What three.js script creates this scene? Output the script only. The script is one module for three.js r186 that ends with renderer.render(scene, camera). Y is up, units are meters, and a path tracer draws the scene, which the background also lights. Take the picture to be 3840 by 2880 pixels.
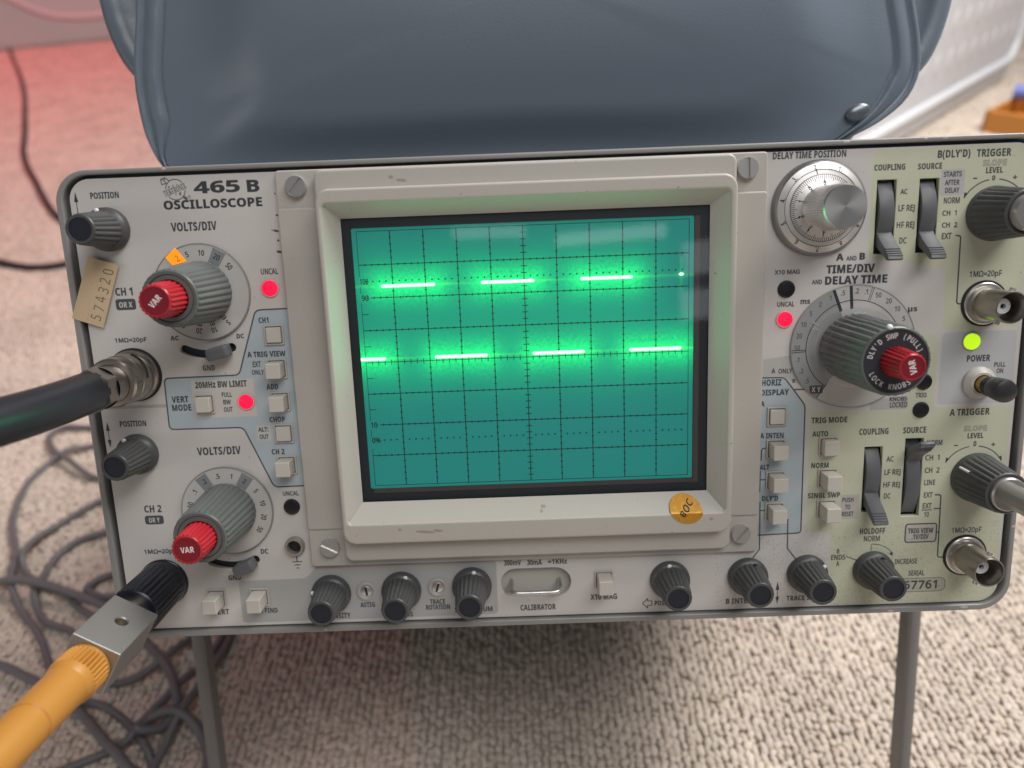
import * as THREE from 'three';
import { mergeGeometries, toCreasedNormals } from 'three/addons/utils/BufferGeometryUtils.js';
import { RoundedBoxGeometry } from 'three/addons/geometries/RoundedBoxGeometry.js';
import { ImprovedNoise } from 'three/addons/math/ImprovedNoise.js';
import { RectAreaLightUniformsLib } from 'three/addons/lights/RectAreaLightUniformsLib.js';
import { Brush, Evaluator, SUBTRACTION } from 'three-bvh-csg';

// ---------- camera, light, exposure ----------
const scene = new THREE.Scene();
const camera = new THREE.PerspectiveCamera(53.61, 4 / 3, 0.01, 40);
camera.position.set(-0.0027, 0.3887, 0.2034);
camera.up.set(0.0367, 0.8352, -0.5488);
camera.lookAt(-0.0027 - 0.0094, 0.3887 - 0.5488, 0.2034 - 0.8359);
camera.focus = 0.236;
camera.userData.fStop = 9;
const renderer = new THREE.WebGLRenderer({ antialias: true });
renderer.toneMapping = THREE.LinearToneMapping;
renderer.toneMappingExposure = 1.0;
renderer.shadowMap.enabled = true;
RectAreaLightUniformsLib.init();
scene.background = new THREE.Color(0.105, 0.105, 0.107);        // the dim, even light of the room around
function areaLight(name, color, intensity, w, h, at, to) {
  const l = new THREE.RectAreaLight(color, intensity, w, h);
  l.name = name; l.position.set(...at); l.lookAt(...to); scene.add(l); return l;
}
areaLight('ceiling_panel', new THREE.Color(1, 0.965, 0.92), 18.0, 1.1, 0.7, [1.02, 1.6, -0.55], [0.4, 0, -0.3]);
areaLight('front_ceiling_panel', new THREE.Color(1, 0.985, 0.97), 6.0, 1.2, 0.6, [0.42, 1.6, 0.62], [0, 0.25, 0]);
areaLight('added_left_light', new THREE.Color(1, 0.97, 0.95), 2.0, 0.7, 0.5, [-1.3, 0.42, 0.75], [0, 0.25, 0]);  // soft light added low at the left to push knob shadows upward; no known window
const pink = new THREE.SpotLight(new THREE.Color(1, 0.09, 0.13), 19, 0, 0.62, 1);
pink.name = 'pink_lamp'; pink.position.set(-1.7, 2.6, -2.1); pink.target.position.set(-1.35, 0, -1.6); pink.castShadow = true; pink.shadow.radius = 6; scene.add(pink, pink.target);
for (const [x, y, w, h, k] of [[-0.08, 1.125, 0.23, 0.035, 2.0], [0.30, 1.10, 0.34, 0.04, 2.4], [0.60, 1.02, 0.16, 0.10, 1.6], [0.58, 0.87, 0.16, 0.09, 1.6]]) areaLight('tube_lamp', new THREE.Color(0.9, 0.97, 1), k, w, h, [x, y, 2.02], [0, 0.3, 0]);

// ---------- helpers (all shapes below are given in millimetres) ----------
const MM = 0.001, TILT = THREE.MathUtils.degToRad(22), D2R = Math.PI / 180;
let seed = 7; const rnd = () => { seed = (seed * 1664525 + 1013904223) >>> 0; return seed / 4294967296; };
const noise = new ImprovedNoise();
const used = {};
const numbered = (n) => { used[n] = (used[n] ?? -1) + 1; return used[n] ? n + '_' + String(used[n]).padStart(3, '0') : n; };
const lin = (r, g, b) => new THREE.Color().setRGB(r, g, b);
function mat(color, roughness = 0.5, extra = {}) {
  const M = extra.transmission || extra.clearcoat || extra.sheen || extra.anisotropy ? THREE.MeshPhysicalMaterial : THREE.MeshStandardMaterial;
  return new M({ color, roughness, ...extra });
}
function thing(name, label, category, group) {
  const g = new THREE.Group(); g.name = numbered(name); g.userData = { label, category };
  if (group) g.userData.group = group;
  scene.add(g); return g;
}
function part(name, geo, m, parent, pos = [0, 0, 0], label) {
  const g = geo.clone(); g.scale(MM, MM, MM);
  const o = new THREE.Mesh(g, m); o.name = name; o.position.set(pos[0] * MM, pos[1] * MM, pos[2] * MM);
  o.castShadow = o.receiveShadow = true;
  if (label) o.userData.label = label;
  parent.add(o); return o;
}
// shapes
function rrect(x0, y0, x1, y1, r, P = THREE.Shape) {
  const s = new P(); r = Math.min(r, (x1 - x0) / 2 - 1e-3, (y1 - y0) / 2 - 1e-3);
  s.moveTo(x0 + r, y0); s.lineTo(x1 - r, y0); s.absarc(x1 - r, y0 + r, r, -Math.PI / 2, 0); s.lineTo(x1, y1 - r); s.absarc(x1 - r, y1 - r, r, 0, Math.PI / 2);
  s.lineTo(x0 + r, y1); s.absarc(x0 + r, y1 - r, r, Math.PI / 2, Math.PI); s.lineTo(x0, y0 + r); s.absarc(x0 + r, y0 + r, r, Math.PI, 1.5 * Math.PI);
  return s;
}
function extr(shape, z0, z1, bevel = 0, seg = 3, curve = 8) {
  const g = new THREE.ExtrudeGeometry(shape, { depth: z1 - z0 - 2 * bevel, bevelEnabled: bevel > 0, bevelThickness: bevel, bevelSize: bevel, bevelOffset: -bevel, bevelSegments: seg, curveSegments: curve });
  g.translate(0, 0, z0 + bevel); return g;
}
function lathe(pts, n = 48) {   // [r, z] pairs, turned about z
  const g = new THREE.LatheGeometry(pts.map(([r, z]) => new THREE.Vector2(Math.max(r, 0), z)), n); g.rotateX(Math.PI / 2); return toCreasedNormals(g, 0.6);
}
function box(x0, y0, z0, x1, y1, z1, r = 0) {
  const g = r ? new RoundedBoxGeometry(x1 - x0, y1 - y0, z1 - z0, 2, r) : new THREE.BoxGeometry(x1 - x0, y1 - y0, z1 - z0);
  g.translate((x0 + x1) / 2, (y0 + y1) / 2, (z0 + z1) / 2); return g;
}
function disc(r, z, n = 40) { const g = new THREE.CircleGeometry(r, n); g.translate(0, 0, z); return g; }
// a fluted body: rows of [z, r, flute depth]; n flutes; both ends left open
function fluted(rows, n, per = 6, sharp = 1) {
  const N = n * per, pos = [], idx = [];
  for (const [z, r, a] of rows) for (let i = 0; i <= N; i++) {
    const t = i / N * 2 * Math.PI, c = 0.5 + 0.5 * Math.cos(n * t), rr = r - a * (1 - Math.pow(c, sharp));
    pos.push(rr * Math.cos(t), rr * Math.sin(t), z);
  }
  for (let j = 0; j < rows.length - 1; j++) for (let i = 0; i < N; i++) {
    const a = j * (N + 1) + i, b = a + 1, c = a + N + 1, d = c + 1; idx.push(a, b, d, a, d, c);
  }
  const g = new THREE.BufferGeometry(); g.setAttribute('position', new THREE.Float32BufferAttribute(pos, 3)); g.setIndex(idx);
  g.setAttribute('uv', new THREE.Float32BufferAttribute(new Float32Array(pos.length / 3 * 2), 2));
  return toCreasedNormals(g, 0.7);
}
const merge = (...gs) => mergeGeometries(gs.map((g) => { const h = g.index ? g.toNonIndexed() : g.clone(); if (!h.attributes.uv) h.setAttribute('uv', new THREE.Float32BufferAttribute(new Float32Array(h.attributes.position.count * 2), 2)); return h; }));
function planarUV(g, x0, y0, x1, y1) {
  const p = g.attributes.position, uv = new Float32Array(p.count * 2);
  for (let i = 0; i < p.count; i++) { uv[2 * i] = (p.getX(i) - x0) / (x1 - x0); uv[2 * i + 1] = (p.getY(i) - y0) / (y1 - y0); }
  g.setAttribute('uv', new THREE.BufferAttribute(uv, 2)); return g;
}
function tube(pts, r, closed = false, n = 0, rs = 10) {
  const c = new THREE.CatmullRomCurve3(pts.map((p) => new THREE.Vector3(...p)), closed, 'centripetal');
  return new THREE.TubeGeometry(c, n || pts.length * 10, r, rs, closed);
}
// canvases: x0..y1 in mm, drawn with y up
function paint(x0, y0, x1, y1, S, draw) {
  const c = document.createElement('canvas'); c.width = Math.round((x1 - x0) * S); c.height = Math.round((y1 - y0) * S);
  const ctx = c.getContext('2d'); const K = { ctx, S, X: (x) => (x - x0) * S, Y: (y) => (y1 - y) * S, c };
  draw(K); const t = new THREE.CanvasTexture(c); t.colorSpace = THREE.SRGBColorSpace; t.magFilter = THREE.LinearFilter; t.anisotropy = 8; return t;
}
function poly(K, pts, fill, stroke, w = 0.35, close = true) {
  const { ctx, X, Y, S } = K; ctx.beginPath(); pts.forEach(([x, y], i) => (i ? ctx.lineTo(X(x), Y(y)) : ctx.moveTo(X(x), Y(y)))); if (close) ctx.closePath();
  if (fill) { ctx.fillStyle = fill; ctx.fill(); }
  if (stroke) { ctx.strokeStyle = stroke; ctx.lineWidth = w * S; ctx.lineJoin = 'round'; ctx.lineCap = 'butt'; ctx.stroke(); }
}
function rpoly(K, pts, r, fill, stroke, w = 0.35, close = true) {   // rounded corners
  const { ctx, X, Y, S } = K, n = pts.length; ctx.beginPath();
  for (let i = 0; i < n; i++) {
    const p = pts[i], a = pts[(i + n - 1) % n], b = pts[(i + 1) % n];
    if (!close && (i === 0 || i === n - 1)) { i ? ctx.lineTo(X(p[0]), Y(p[1])) : ctx.moveTo(X(p[0]), Y(p[1])); continue; }
    const cut = (q) => { const d = Math.hypot(q[0] - p[0], q[1] - p[1]), k = Math.min(r, d / 2) / d; return [p[0] + (q[0] - p[0]) * k, p[1] + (q[1] - p[1]) * k]; };
    const s = cut(a), e = cut(b); i || !close ? ctx.lineTo(X(s[0]), Y(s[1])) : ctx.moveTo(X(s[0]), Y(s[1]));
    ctx.quadraticCurveTo(X(p[0]), Y(p[1]), X(e[0]), Y(e[1]));
  }
  if (close) ctx.closePath();
  if (fill) { ctx.fillStyle = fill; ctx.fill(); }
  if (stroke) { ctx.strokeStyle = stroke; ctx.lineWidth = w * S; ctx.stroke(); }
}
const INK = '#34373c';
function text(K, [str, x0, x1, y, cap, st], color = INK, rot = 0) {
  const { ctx, X, Y, S } = K; ctx.save();
  const px = cap * S / (st === 'x' ? 0.75 : 0.714), fam = st === 'm' ? 'monospace' : 'sans-serif';
  ctx.font = (st === 'r' ? '' : 'bold ') + px + 'px ' + fam; ctx.textBaseline = 'alphabetic'; ctx.textAlign = 'left';
  const w = ctx.measureText(str).width; ctx.translate(X(x0), Y(y)); ctx.rotate(-rot); ctx.scale((x1 - x0) * S / w, 1);
  ctx.fillStyle = ctx.strokeStyle = st === 'w' ? '#c9c7c3' : color;
  if (st === 'o') { ctx.lineWidth = 0.16 * S; ctx.strokeStyle = '#777a70'; ctx.strokeText(str, 0, 0); } else { ctx.fillText(str, 0, 0); if (st === 'x') { ctx.lineWidth = 0.14 * S; ctx.strokeText(str, 0, 0); } else if (st === 'b' || st === 'm') { ctx.lineWidth = 0.07 * S; ctx.strokeText(str, 0, 0); } else if (st === 'r') { ctx.lineWidth = 0.12 * S; ctx.strokeText(str, 0, 0); } }
  ctx.restore();
}
function ctext(K, str, x, y, cap, rot, color = INK, st = 'b', sq = 0.78) {   // centred on x, y
  const { ctx, X, Y, S } = K; ctx.save(); ctx.font = (st === 'r' ? '' : 'bold ') + cap * S / 0.714 + 'px sans-serif'; ctx.textAlign = 'center'; ctx.textBaseline = 'alphabetic';
  ctx.translate(X(x), Y(y)); ctx.rotate(-rot); ctx.scale(sq, 1); ctx.fillStyle = color; ctx.fillText(str, 0, cap * S / 2); ctx.restore();
}
function speckle(K, n, w, h, colors, lo, hi) {   // dirt grains
  for (let i = 0; i < n; i++) { K.ctx.fillStyle = colors[Math.floor(rnd() * colors.length)]; const a = lo + rnd() * (hi - lo); K.ctx.beginPath(); K.ctx.ellipse(rnd() * w, rnd() * h, a, a * (0.4 + rnd() * 0.6), rnd() * 3, 0, 7); K.ctx.fill(); }
}
function fieldTexture(n, f, rep, data = true) {   // square grey texture from f(u, v)
  const d = new Uint8Array(n * n * 4);
  for (let j = 0; j < n; j++) for (let i = 0; i < n; i++) { const v = Math.max(0, Math.min(255, 255 * f(i / n, j / n))), k = 4 * (j * n + i); d[k] = d[k + 1] = d[k + 2] = v; d[k + 3] = 255; }
  const t = new THREE.DataTexture(d, n, n); t.wrapS = t.wrapT = THREE.RepeatWrapping; t.magFilter = THREE.LinearFilter; t.repeat.set(rep, rep); t.needsUpdate = true; if (!data) t.colorSpace = THREE.SRGBColorSpace; return t;
}

// ---------- materials ----------
const M = {
  rim: mat(lin(0.24, 0.235, 0.23), 0.32), channel: mat(lin(0.035, 0.035, 0.04), 0.7), cabinet: mat(lin(0.10, 0.115, 0.13), 0.6),
  bezel: mat(lin(0.40, 0.385, 0.355), 0.42), mask: mat(lin(0.008, 0.014, 0.018), 0.5), knob: mat(lin(0.062, 0.064, 0.066), 0.42), knobGrey: mat(lin(0.105, 0.118, 0.115), 0.36),
  knobCap: mat(lin(0.012, 0.014, 0.024), 0.4), red: mat(lin(0.42, 0.018, 0.03), 0.3), redCap: mat(lin(0.20, 0.01, 0.02), 0.35), white: mat(lin(0.75, 0.75, 0.74), 0.5),
  button: mat(lin(0.50, 0.475, 0.43), 0.5), buttonFrame: mat(lin(0.42, 0.40, 0.36), 0.5), well: mat(lin(0.012, 0.014, 0.018), 0.6), lever: mat(lin(0.10, 0.105, 0.115), 0.45),
  chrome: mat(lin(0.66, 0.65, 0.63), 0.3, { metalness: 0.85 }), nickel: mat(lin(0.42, 0.385, 0.35), 0.33, { metalness: 1 }), alu: mat(lin(0.70, 0.69, 0.68), 0.34, { metalness: 1 }), steel: mat(lin(0.62, 0.62, 0.62), 0.38, { metalness: 1 }),
  darkMetal: mat(lin(0.20, 0.19, 0.18), 0.4, { metalness: 1 }), brass: mat(lin(0.45, 0.30, 0.10), 0.4, { metalness: 1 }), ptfe: mat(lin(0.70, 0.70, 0.72), 0.5), rubber: mat(lin(0.018, 0.019, 0.026), 0.36), black: mat(lin(0.012, 0.012, 0.014), 0.5),
  ledOff: mat(lin(0.010, 0.010, 0.014), 0.3), ledRed: mat(lin(0.4, 0.01, 0.03), 0.3, { emissive: lin(1, 0.004, 0.05), emissiveIntensity: 1.15 }), ledGreen: mat(lin(0.25, 0.4, 0.02), 0.3, { emissive: lin(0.50, 0.85, 0.01), emissiveIntensity: 0.95 }),
  clear: mat(lin(1, 1, 1), 0.06, { transmission: 1, thickness: 0, ior: 1.49 }), glass: mat(lin(1, 1, 1), 0.03, { transmission: 1, thickness: 0, ior: 1.5 }),
  yellow: mat(lin(0.46, 0.205, 0.038), 0.4), vinyl: null, greyCable: mat(lin(0.14, 0.135, 0.145), 0.45), blackCable: mat(lin(0.02, 0.018, 0.02), 0.5), leg: mat(lin(0.15, 0.143, 0.14), 0.36),
};

// ---------- oscilloscope ----------
// panel frame: x right, y up, z out of the panel; the panel's face is z = 0; the handle touches the floor at (8.8, -258, -70)
const scope = thing('oscilloscope', 'grey bench oscilloscope with glowing green screen, tilted back on its carrying handle', 'oscilloscope');
const P0 = [8.8, -258, -70];
scope.position.set(0.0088, 0, 0.0317); scope.rotation.x = -TILT;
const at = (x, y, z = 0) => [x - P0[0], y - P0[1], z - P0[2]];
const toWorld = (x, y, z) => new THREE.Vector3((x - P0[0]) * MM, (y - P0[1]) * MM, (z - P0[2]) * MM).applyEuler(scope.rotation).add(scope.position);
const here = at(0, 0, 0);

// cabinet, rim, channel
{
  part('cabinet', extr(rrect(-138.6, -90, 156.2, 60, 8), -462, -3, 1), M.cabinet, scope, here);
  const s = rrect(-139.6, -91.1, 157.2, 61.1, 10); s.holes.push(rrect(-137.5, -89.0, 155.4, 59.6, 8.4, THREE.Path));
  const rim = part('front_rim', extr(s, -9, 1.1, 0.55, 4, 14), M.rim, scope, here);
  // chipped paint on the rim
  for (const [x, y, w] of [[96.3, 60.45, 2.2], [119.5, 60.45, 1.2], [125.2, 60.5, 1.6], [118.2, -90.3, 2.2], [142.5, -89.9, 2.8], [-70.5, -90.2, 1.0], [-106, 60.4, 1.4], [156.4, -62, 1.6]]) {
    const b = new THREE.IcosahedronGeometry(1, 1); b.scale(w / 2, 0.42, 0.12); part('paint_chip', b, mat(lin(0.42, 0.40, 0.38), 0.5), rim, [x, y, 1.08], 'chip in the rim paint showing pale metal');
  }
  part('channel', extr(rrect(-137.6, -89.2, 155.6, 59.8, 8.4), -8, -5), M.channel, scope, here);
  const foot = extr(rrect(-9, -5, 9, 5, 2), 0, 10, 1);
  for (const x of [-110, 127]) part('rear_foot', foot, M.rubber, scope, at(x, -91.5, -470));
}
// front panel with openings
const LEVERS = [[109.4, 49.2, 27.4, -1], [122.1, 49.1, 27.3, -1], [110.0, -33.6, -55.5, -1], [122.9, -31.3, -57.5, 1]];
const ARCS = [[[-106.9, 6.1], [-104.5, 5.1], [-100.9, 4.3], [-96.5, 4.6], [-92.0, 6.1]], [[-106.6, -64.9], [-103.6, -66.0], [-99.4, -66.6], [-95.4, -66.2], [-91.9, -64.8]]];
function arcSlot(pts, w, Pth = THREE.Path) {
  const c = new THREE.CatmullRomCurve3(pts.map(([x, y]) => new THREE.Vector3(x, y, 0))), n = 14, up = [], dn = [];
  for (let i = 0; i <= n; i++) { const p = c.getPoint(i / n), t = c.getTangent(i / n); up.push([p.x - t.y * w, p.y + t.x * w]); dn.unshift([p.x + t.y * w, p.y - t.x * w]); }
  const e = c.getPoint(1), b = c.getPoint(0), cap = (p, a0) => [1, 2, 3, 4, 5].map((k) => [p.x + w * Math.cos(a0 - k * Math.PI / 6), p.y + w * Math.sin(a0 - k * Math.PI / 6)]);
  const te = c.getTangent(1), tb = c.getTangent(0), all = [...up, ...cap(e, Math.atan2(te.x, -te.y)), ...dn, ...cap(b, Math.atan2(-tb.x, tb.y))];
  const s = new Pth(); all.forEach(([x, y], i) => (i ? s.lineTo(x, y) : s.moveTo(x, y))); s.closePath(); return s;
}
const TEXTS = [
["POSITION",-129.6,-120.7,52.7,1.8,"b"],["465",-98.0,-84.0,53.0,3.6,"x"],["B",-82.6,-78.1,52.9,3.6,"x"],["OSCILLOSCOPE",-107.9,-77.8,48.7,2.6,"x"],["VOLTS/DIV",-106.3,-92.5,42.2,2.6,"b"],
["UNCAL",-80.6,-75.2,28.3,1.6,"r"],["CH 1",-126.1,-120.2,23.4,2.3,"b"],["OR X",-125.4,-121.2,19.8,1.6,"w"],["1MΩ≈20pF",-128.3,-118.2,9.0,1.3,"r"],["AC",-110.7,-108.1,9.0,1.4,"b"],
["DC",-90.2,-87.7,8.9,1.5,"b"],["GND",-101.9,-97.9,-0.9,1.7,"b"],["CH1",-82.8,-79.4,13.5,1.7,"b"],["A TRIG VIEW",-87.3,-75.4,2.9,1.6,"b"],["EXT",-86.1,-83.5,-0.3,1.6,"r"],
["ONLY",-86.6,-82.8,-2.7,1.5,"r"],["20MHz BW LIMIT",-104.9,-88.5,-6.5,1.9,"b"],["VERT",-112.8,-107.5,-10.9,1.9,"b"],["MODE",-113.2,-106.8,-13.5,1.9,"b"],
["FULL",-96.9,-93.6,-9.5,1.4,"r"],["BW",-96.7,-94.2,-11.9,1.4,"r"],["OUT",-96.7,-93.9,-14.3,1.4,"r"],["ADD",-82.4,-78.6,-7.7,1.7,"b"],["CHOP",-82.6,-77.5,-18.3,1.6,"b"],
["ALT:",-86.4,-83.1,-21.3,1.4,"r"],["OUT",-86.3,-83.4,-23.7,1.4,"r"],["CH 2",-83.0,-78.7,-28.9,1.7,"b"],["POSITION",-130.5,-121.8,-17.9,1.8,"b"],["VOLTS/DIV",-106.8,-92.8,-28.4,2.6,"b"],
["CH 2",-126.5,-120.7,-47.1,2.3,"b"],["OR Y",-125.5,-121.8,-50.6,1.6,"w"],["1MΩ≈20pF",-128.5,-117.8,-61.4,1.4,"r"],["UNCAL",-80.8,-75.5,-42.9,1.5,"r"],
["DC",-90.0,-87.4,-62.7,1.6,"b"],["GND",-101.7,-97.2,-71.6,1.7,"b"],["INVERT",-110.8,-102.7,-83.8,1.8,"b"],["BEAM FIND",-96.4,-86.3,-83.8,1.7,"b"],["INTENSITY",-72.2,-62.1,-86.7,1.8,"b"],
["ASTIG",-58.5,-53.5,-83.0,1.6,"b"],["FOCUS",-47.4,-41.1,-86.9,1.6,"b"],["TRACE",-35.2,-30.0,-82.7,1.6,"b"],["ROTATION",-36.7,-28.4,-84.7,1.6,"b"],["SCALE ILLUM",-27.1,-14.2,-86.0,1.6,"b"],
["300mV",-9.9,-4.3,-69.8,1.8,"b"],["30mA",-2.3,2.6,-69.9,1.8,"b"],["≈1KHz",4.6,11.0,-69.8,1.6,"b"],["CALIBRATOR",-5.1,6.8,-86.2,2.0,"b"],["X10 MAG",18.5,27.5,-83.2,1.9,"b"],
["POSITION",39.7,48.3,-86.0,1.7,"b"],["B INTENSITY",63.4,77.4,-86.2,1.8,"b"],["TRACE SEP",83.8,93.9,-85.8,1.7,"b"],["DELAY TIME POSITION",74.9,97.0,56.3,1.9,"b"],
["B(DLY'D)",123.8,133.7,54.9,2.2,"b"],["TRIGGER",135.5,145.7,54.7,2.2,"b"],["COUPLING",105.3,114.7,52.0,1.7,"b"],["SOURCE",118.3,125.6,51.8,1.7,"b"],["SLOPE",137.5,144.7,52.2,1.7,"o"],
["LEVEL",138.5,143.7,50.0,1.7,"b"],["0",140.6,141.6,47.9,1.5,"b"],["STARTS",126.1,131.6,49.4,1.5,"r"],["AFTER",126.7,131.0,47.0,1.4,"r"],["DELAY",126.8,131.1,44.7,1.4,"r"],
["NORM",126.6,131.6,41.6,1.6,"r"],["CH  1",126.5,131.2,38.1,1.5,"r"],["CH  2",126.6,131.4,34.6,1.5,"r"],["EXT",126.7,129.8,31.1,1.6,"r"],["AC",113.6,115.7,44.9,1.5,"r"],
["LF REJ",113.1,118.3,40.0,1.6,"r"],["HF REJ",112.9,118.5,35.0,1.6,"r"],["DC",114.0,116.3,30.3,1.6,"r"],["A",95.3,97.4,25.9,2.1,"x"],["AND",98.4,101.5,25.8,1.3,"r"],
["B",102.1,104.1,25.8,2.1,"x"],["TIME/DIV",92.4,107.1,22.1,2.4,"x"],["AND",88.2,91.3,18.9,1.3,"r"],["DELAY TIME",91.9,111.3,18.7,2.5,"x"],["X10 MAG",76.7,84.4,22.4,1.3,"r"],
["UNCAL",77.6,83.0,12.5,1.4,"r"],["ms",84.7,87.9,13.1,1.6,"b"],["µs",117.9,121.0,9.5,1.6,"b"],["1MΩ≈20pF",136.1,146.0,19.4,1.6,"r"],["POWER",137.3,144.7,-7.1,1.9,"b"],
["PULL",146.0,149.7,-8.9,1.4,"r"],["ON",147.0,149.2,-10.9,1.5,"r"],["A",76.6,77.7,-8.4,1.5,"b"],["ONLY",78.7,83.0,-8.5,1.5,"r"],["s",83.1,84.2,-11.7,1.4,"b"],
["HORIZ",73.5,79.8,-12.4,1.9,"b"],["DISPLAY",73.2,82.2,-15.4,1.8,"b"],["A",73.5,74.7,-19.0,1.6,"b"],["A INTEN",73.6,81.2,-29.4,1.6,"b"],["ALT",73.7,76.8,-39.9,1.6,"b"],
["DLY'D",74.6,80.0,-50.5,1.6,"b"],["TRIG MODE",89.7,101.2,-25.0,1.8,"b"],["AUTO",90.2,95.3,-29.4,1.7,"b"],["NORM",90.1,96.0,-39.9,1.7,"b"],["SINGL SWP",89.5,100.0,-50.1,1.6,"b"],
["PUSH",100.7,104.5,-51.8,1.5,"r"],["TO",101.8,103.5,-54.3,1.5,"r"],["RESET",100.7,104.6,-56.7,1.5,"r"],["COUPLING",105.0,114.5,-29.5,1.9,"b"],["SOURCE",119.0,126.4,-29.5,1.9,"b"],
["AC",114.3,116.6,-38.7,1.6,"r"],["LF REJ",113.7,119.2,-43.1,1.7,"r"],["HF REJ",113.6,119.3,-47.3,1.6,"r"],["DC",114.0,116.3,-51.2,1.6,"r"],["NORM",126.8,131.9,-33.7,1.6,"r"],
["CH  1",126.6,131.6,-38.7,1.6,"r"],["CH  2",126.7,131.6,-42.9,1.7,"r"],["LINE",126.8,130.5,-47.0,1.6,"r"],["EXT",126.9,129.9,-51.3,1.6,"r"],["EXT",126.8,129.8,-55.0,1.6,"r"],
["10",127.5,129.2,-57.9,1.6,"r"],["TRIG VIEW",122.7,131.0,-63.4,1.7,"b"],[".1V/DIV",124.0,129.6,-65.5,1.7,"b"],["A TRIGGER",133.4,146.0,-24.3,2.2,"b"],
["SLOPE",138.3,145.7,-29.4,1.7,"o"],["LEVEL",139.5,144.7,-31.9,1.7,"b"],["0",141.7,142.7,-34.6,1.6,"b"],["HOLDOFF",106.9,115.3,-63.3,1.9,"b"],["NORM",108.3,113.8,-65.7,1.8,"r"],
["B",99.7,100.7,-69.5,1.5,"r"],["ENDS",97.9,102.7,-71.8,1.6,"r"],["A",99.8,100.8,-74.1,1.6,"r"],["INCREASE",119.0,126.5,-74.1,1.7,"r"],["SERIAL",123.8,129.1,-78.3,1.6,"r"],
["67761",122.4,134.3,-83.1,2.7,"m"],["1MΩ≈20pF",136.9,146.7,-63.7,1.7,"r"],["TRIG",122.2,125.7,-17.8,1.4,"r"],["KNOBS",114.0,119.6,-18.7,1.2,"r"],["LOCKED",114.2,119.8,-20.8,1.6,"r"],
];
const panelTex = paint(-136, -88.6, 153.8, 58.6, 7.06, (K) => {
  const { ctx, X, Y, S, c } = K;
  const SILVER = '#c2bebb', BLUE = '#aab5bb', GREEN = '#bdbfa9', GREY = '#a3a4a3', LINE = '#3c4046', PALE = '#c0bdb8';
  ctx.fillStyle = SILVER; ctx.fillRect(0, 0, c.width, c.height);
  poly(K, [[-136, -11.2], [-114.6, -11.2], [-114.6, -12.2], [-136, -12.2]], '#a5a29c');
  // colour fields
  const vert = [[-71, 17.6], [-83.4, 17.5], [-90.6, -2.7], [-114.4, -2.9], [-114.7, -19.5], [-91.1, -19.7], [-83.2, -39.9], [-71, -39.8]];
  rpoly(K, vert, 1.6, BLUE); rpoly(K, vert, 1.6, null, LINE, 0.38, false);
  rpoly(K, [[-106.1, -3.9], [-86.3, -3.9], [-86.3, -16.1], [-106.1, -16.1]], 0.4, PALE); rpoly(K, [[-86.9, -19.3], [-82.5, -19.3], [-82.5, -24.2], [-86.9, -24.2]], 0.3, PALE);
  rpoly(K, [[-98.4, -72.1], [-75.8, -72.0], [-71.5, -67.5], [-12.5, -67.5], [-12.5, -87.1], [-98.4, -87.3]], 1.6, GREY);
  poly(K, [[73, -4.1], [82, -2.9], [101, -1], [101, -14], [88.2, -14], [80.7, -9.8], [73, -9.8]], '#acaba8');
  rpoly(K, [[104.8, 57.9], [104.8, 26.3], [128.7, 22.3], [129.2, 3.6], [152.4, 3.6], [152.4, 57.8]], 2, GREEN);
  rpoly(K, [[129.3, 2.5], [152.4, 2.5], [152.6, -20.5], [129.2, -20.5]], 1.8, '#b3b3b7');
  poly(K, [[108, -17.8], [120.1, -17.8], [120.1, -21.5], [108, -21.5]], '#acaba8');
  rpoly(K, [[89.2, -21.6], [120, -21.6], [120, 2], [128, 2], [128.2, -21.4], [152.7, -21.4], [152.7, -88], [97.6, -88], [97.7, -62.2], [89.3, -62.2]], 1.6, GREEN);
  const hz = [[73, -9.8], [80.7, -9.9], [87.5, -19.1], [87.7, -62], [73, -62.3]];
  rpoly(K, hz, 1.2, BLUE); rpoly(K, hz, 1.2, null, LINE, 0.38, false); poly(K, [[83.9, -13.9], [88.6, -13.9]], null, LINE, 0.38, false);
  for (const p of [[[74.2, -58], [74.3, -67.3], [72.2, -70.2]], [[83.3, -57], [83.5, -67.3], [86.3, -71]], [[75.8, -32.8], [74.6, -32.8], [74.1, -33.4], [74.1, -36.8]], [[73.9, -40.3], [73.9, -47.5]], [[73.9, -43.3], [75.8, -43.3]], [[74.1, -51], [74.2, -57.9]], [[74.1, -53.8], [76.1, -53.8]]]) poly(K, p, null, LINE, 0.36, false);
  rpoly(K, [[125.4, 51.5], [132.5, 51.5], [132.5, 43.9], [125.4, 43.9]], 0.3, '#b0afae'); rpoly(K, [[100.2, -49.4], [106.2, -49.4], [106.2, -57.8], [100.2, -57.8]], 0.3, '#b1aea8');
  rpoly(K, [[131.0, 32.0], [132.6, 32.0], [132.9, 11.3], [134.4, 11.2]], 0.8, null, LINE, 0.4, false);
  rpoly(K, [[130.6, -50.5], [132.6, -50.5], [133.0, -72.2], [134.9, -72.2]], 0.8, null, LINE, 0.4, false); poly(K, [[130.6, -55.2], [132.6, -55.2]], null, LINE, 0.36, false); poly(K, [[131.8, -63.4], [132.8, -63.4]], null, LINE, 0.36, false); poly(K, [[126.6, -55.6], [130, -55.6]], null, INK, 0.25, false);
  rpoly(K, [[121.9, -60.3], [132, -60.3], [132, -66.6], [121.9, -66.6]], 1, '#b7b3ac', LINE, 0.4);
  rpoly(K, [[118, -79.4], [136.2, -79.4], [136.2, -84.2], [118, -84.2]], 2.2, '#aeada2', '#55564f', 0.18);
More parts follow.
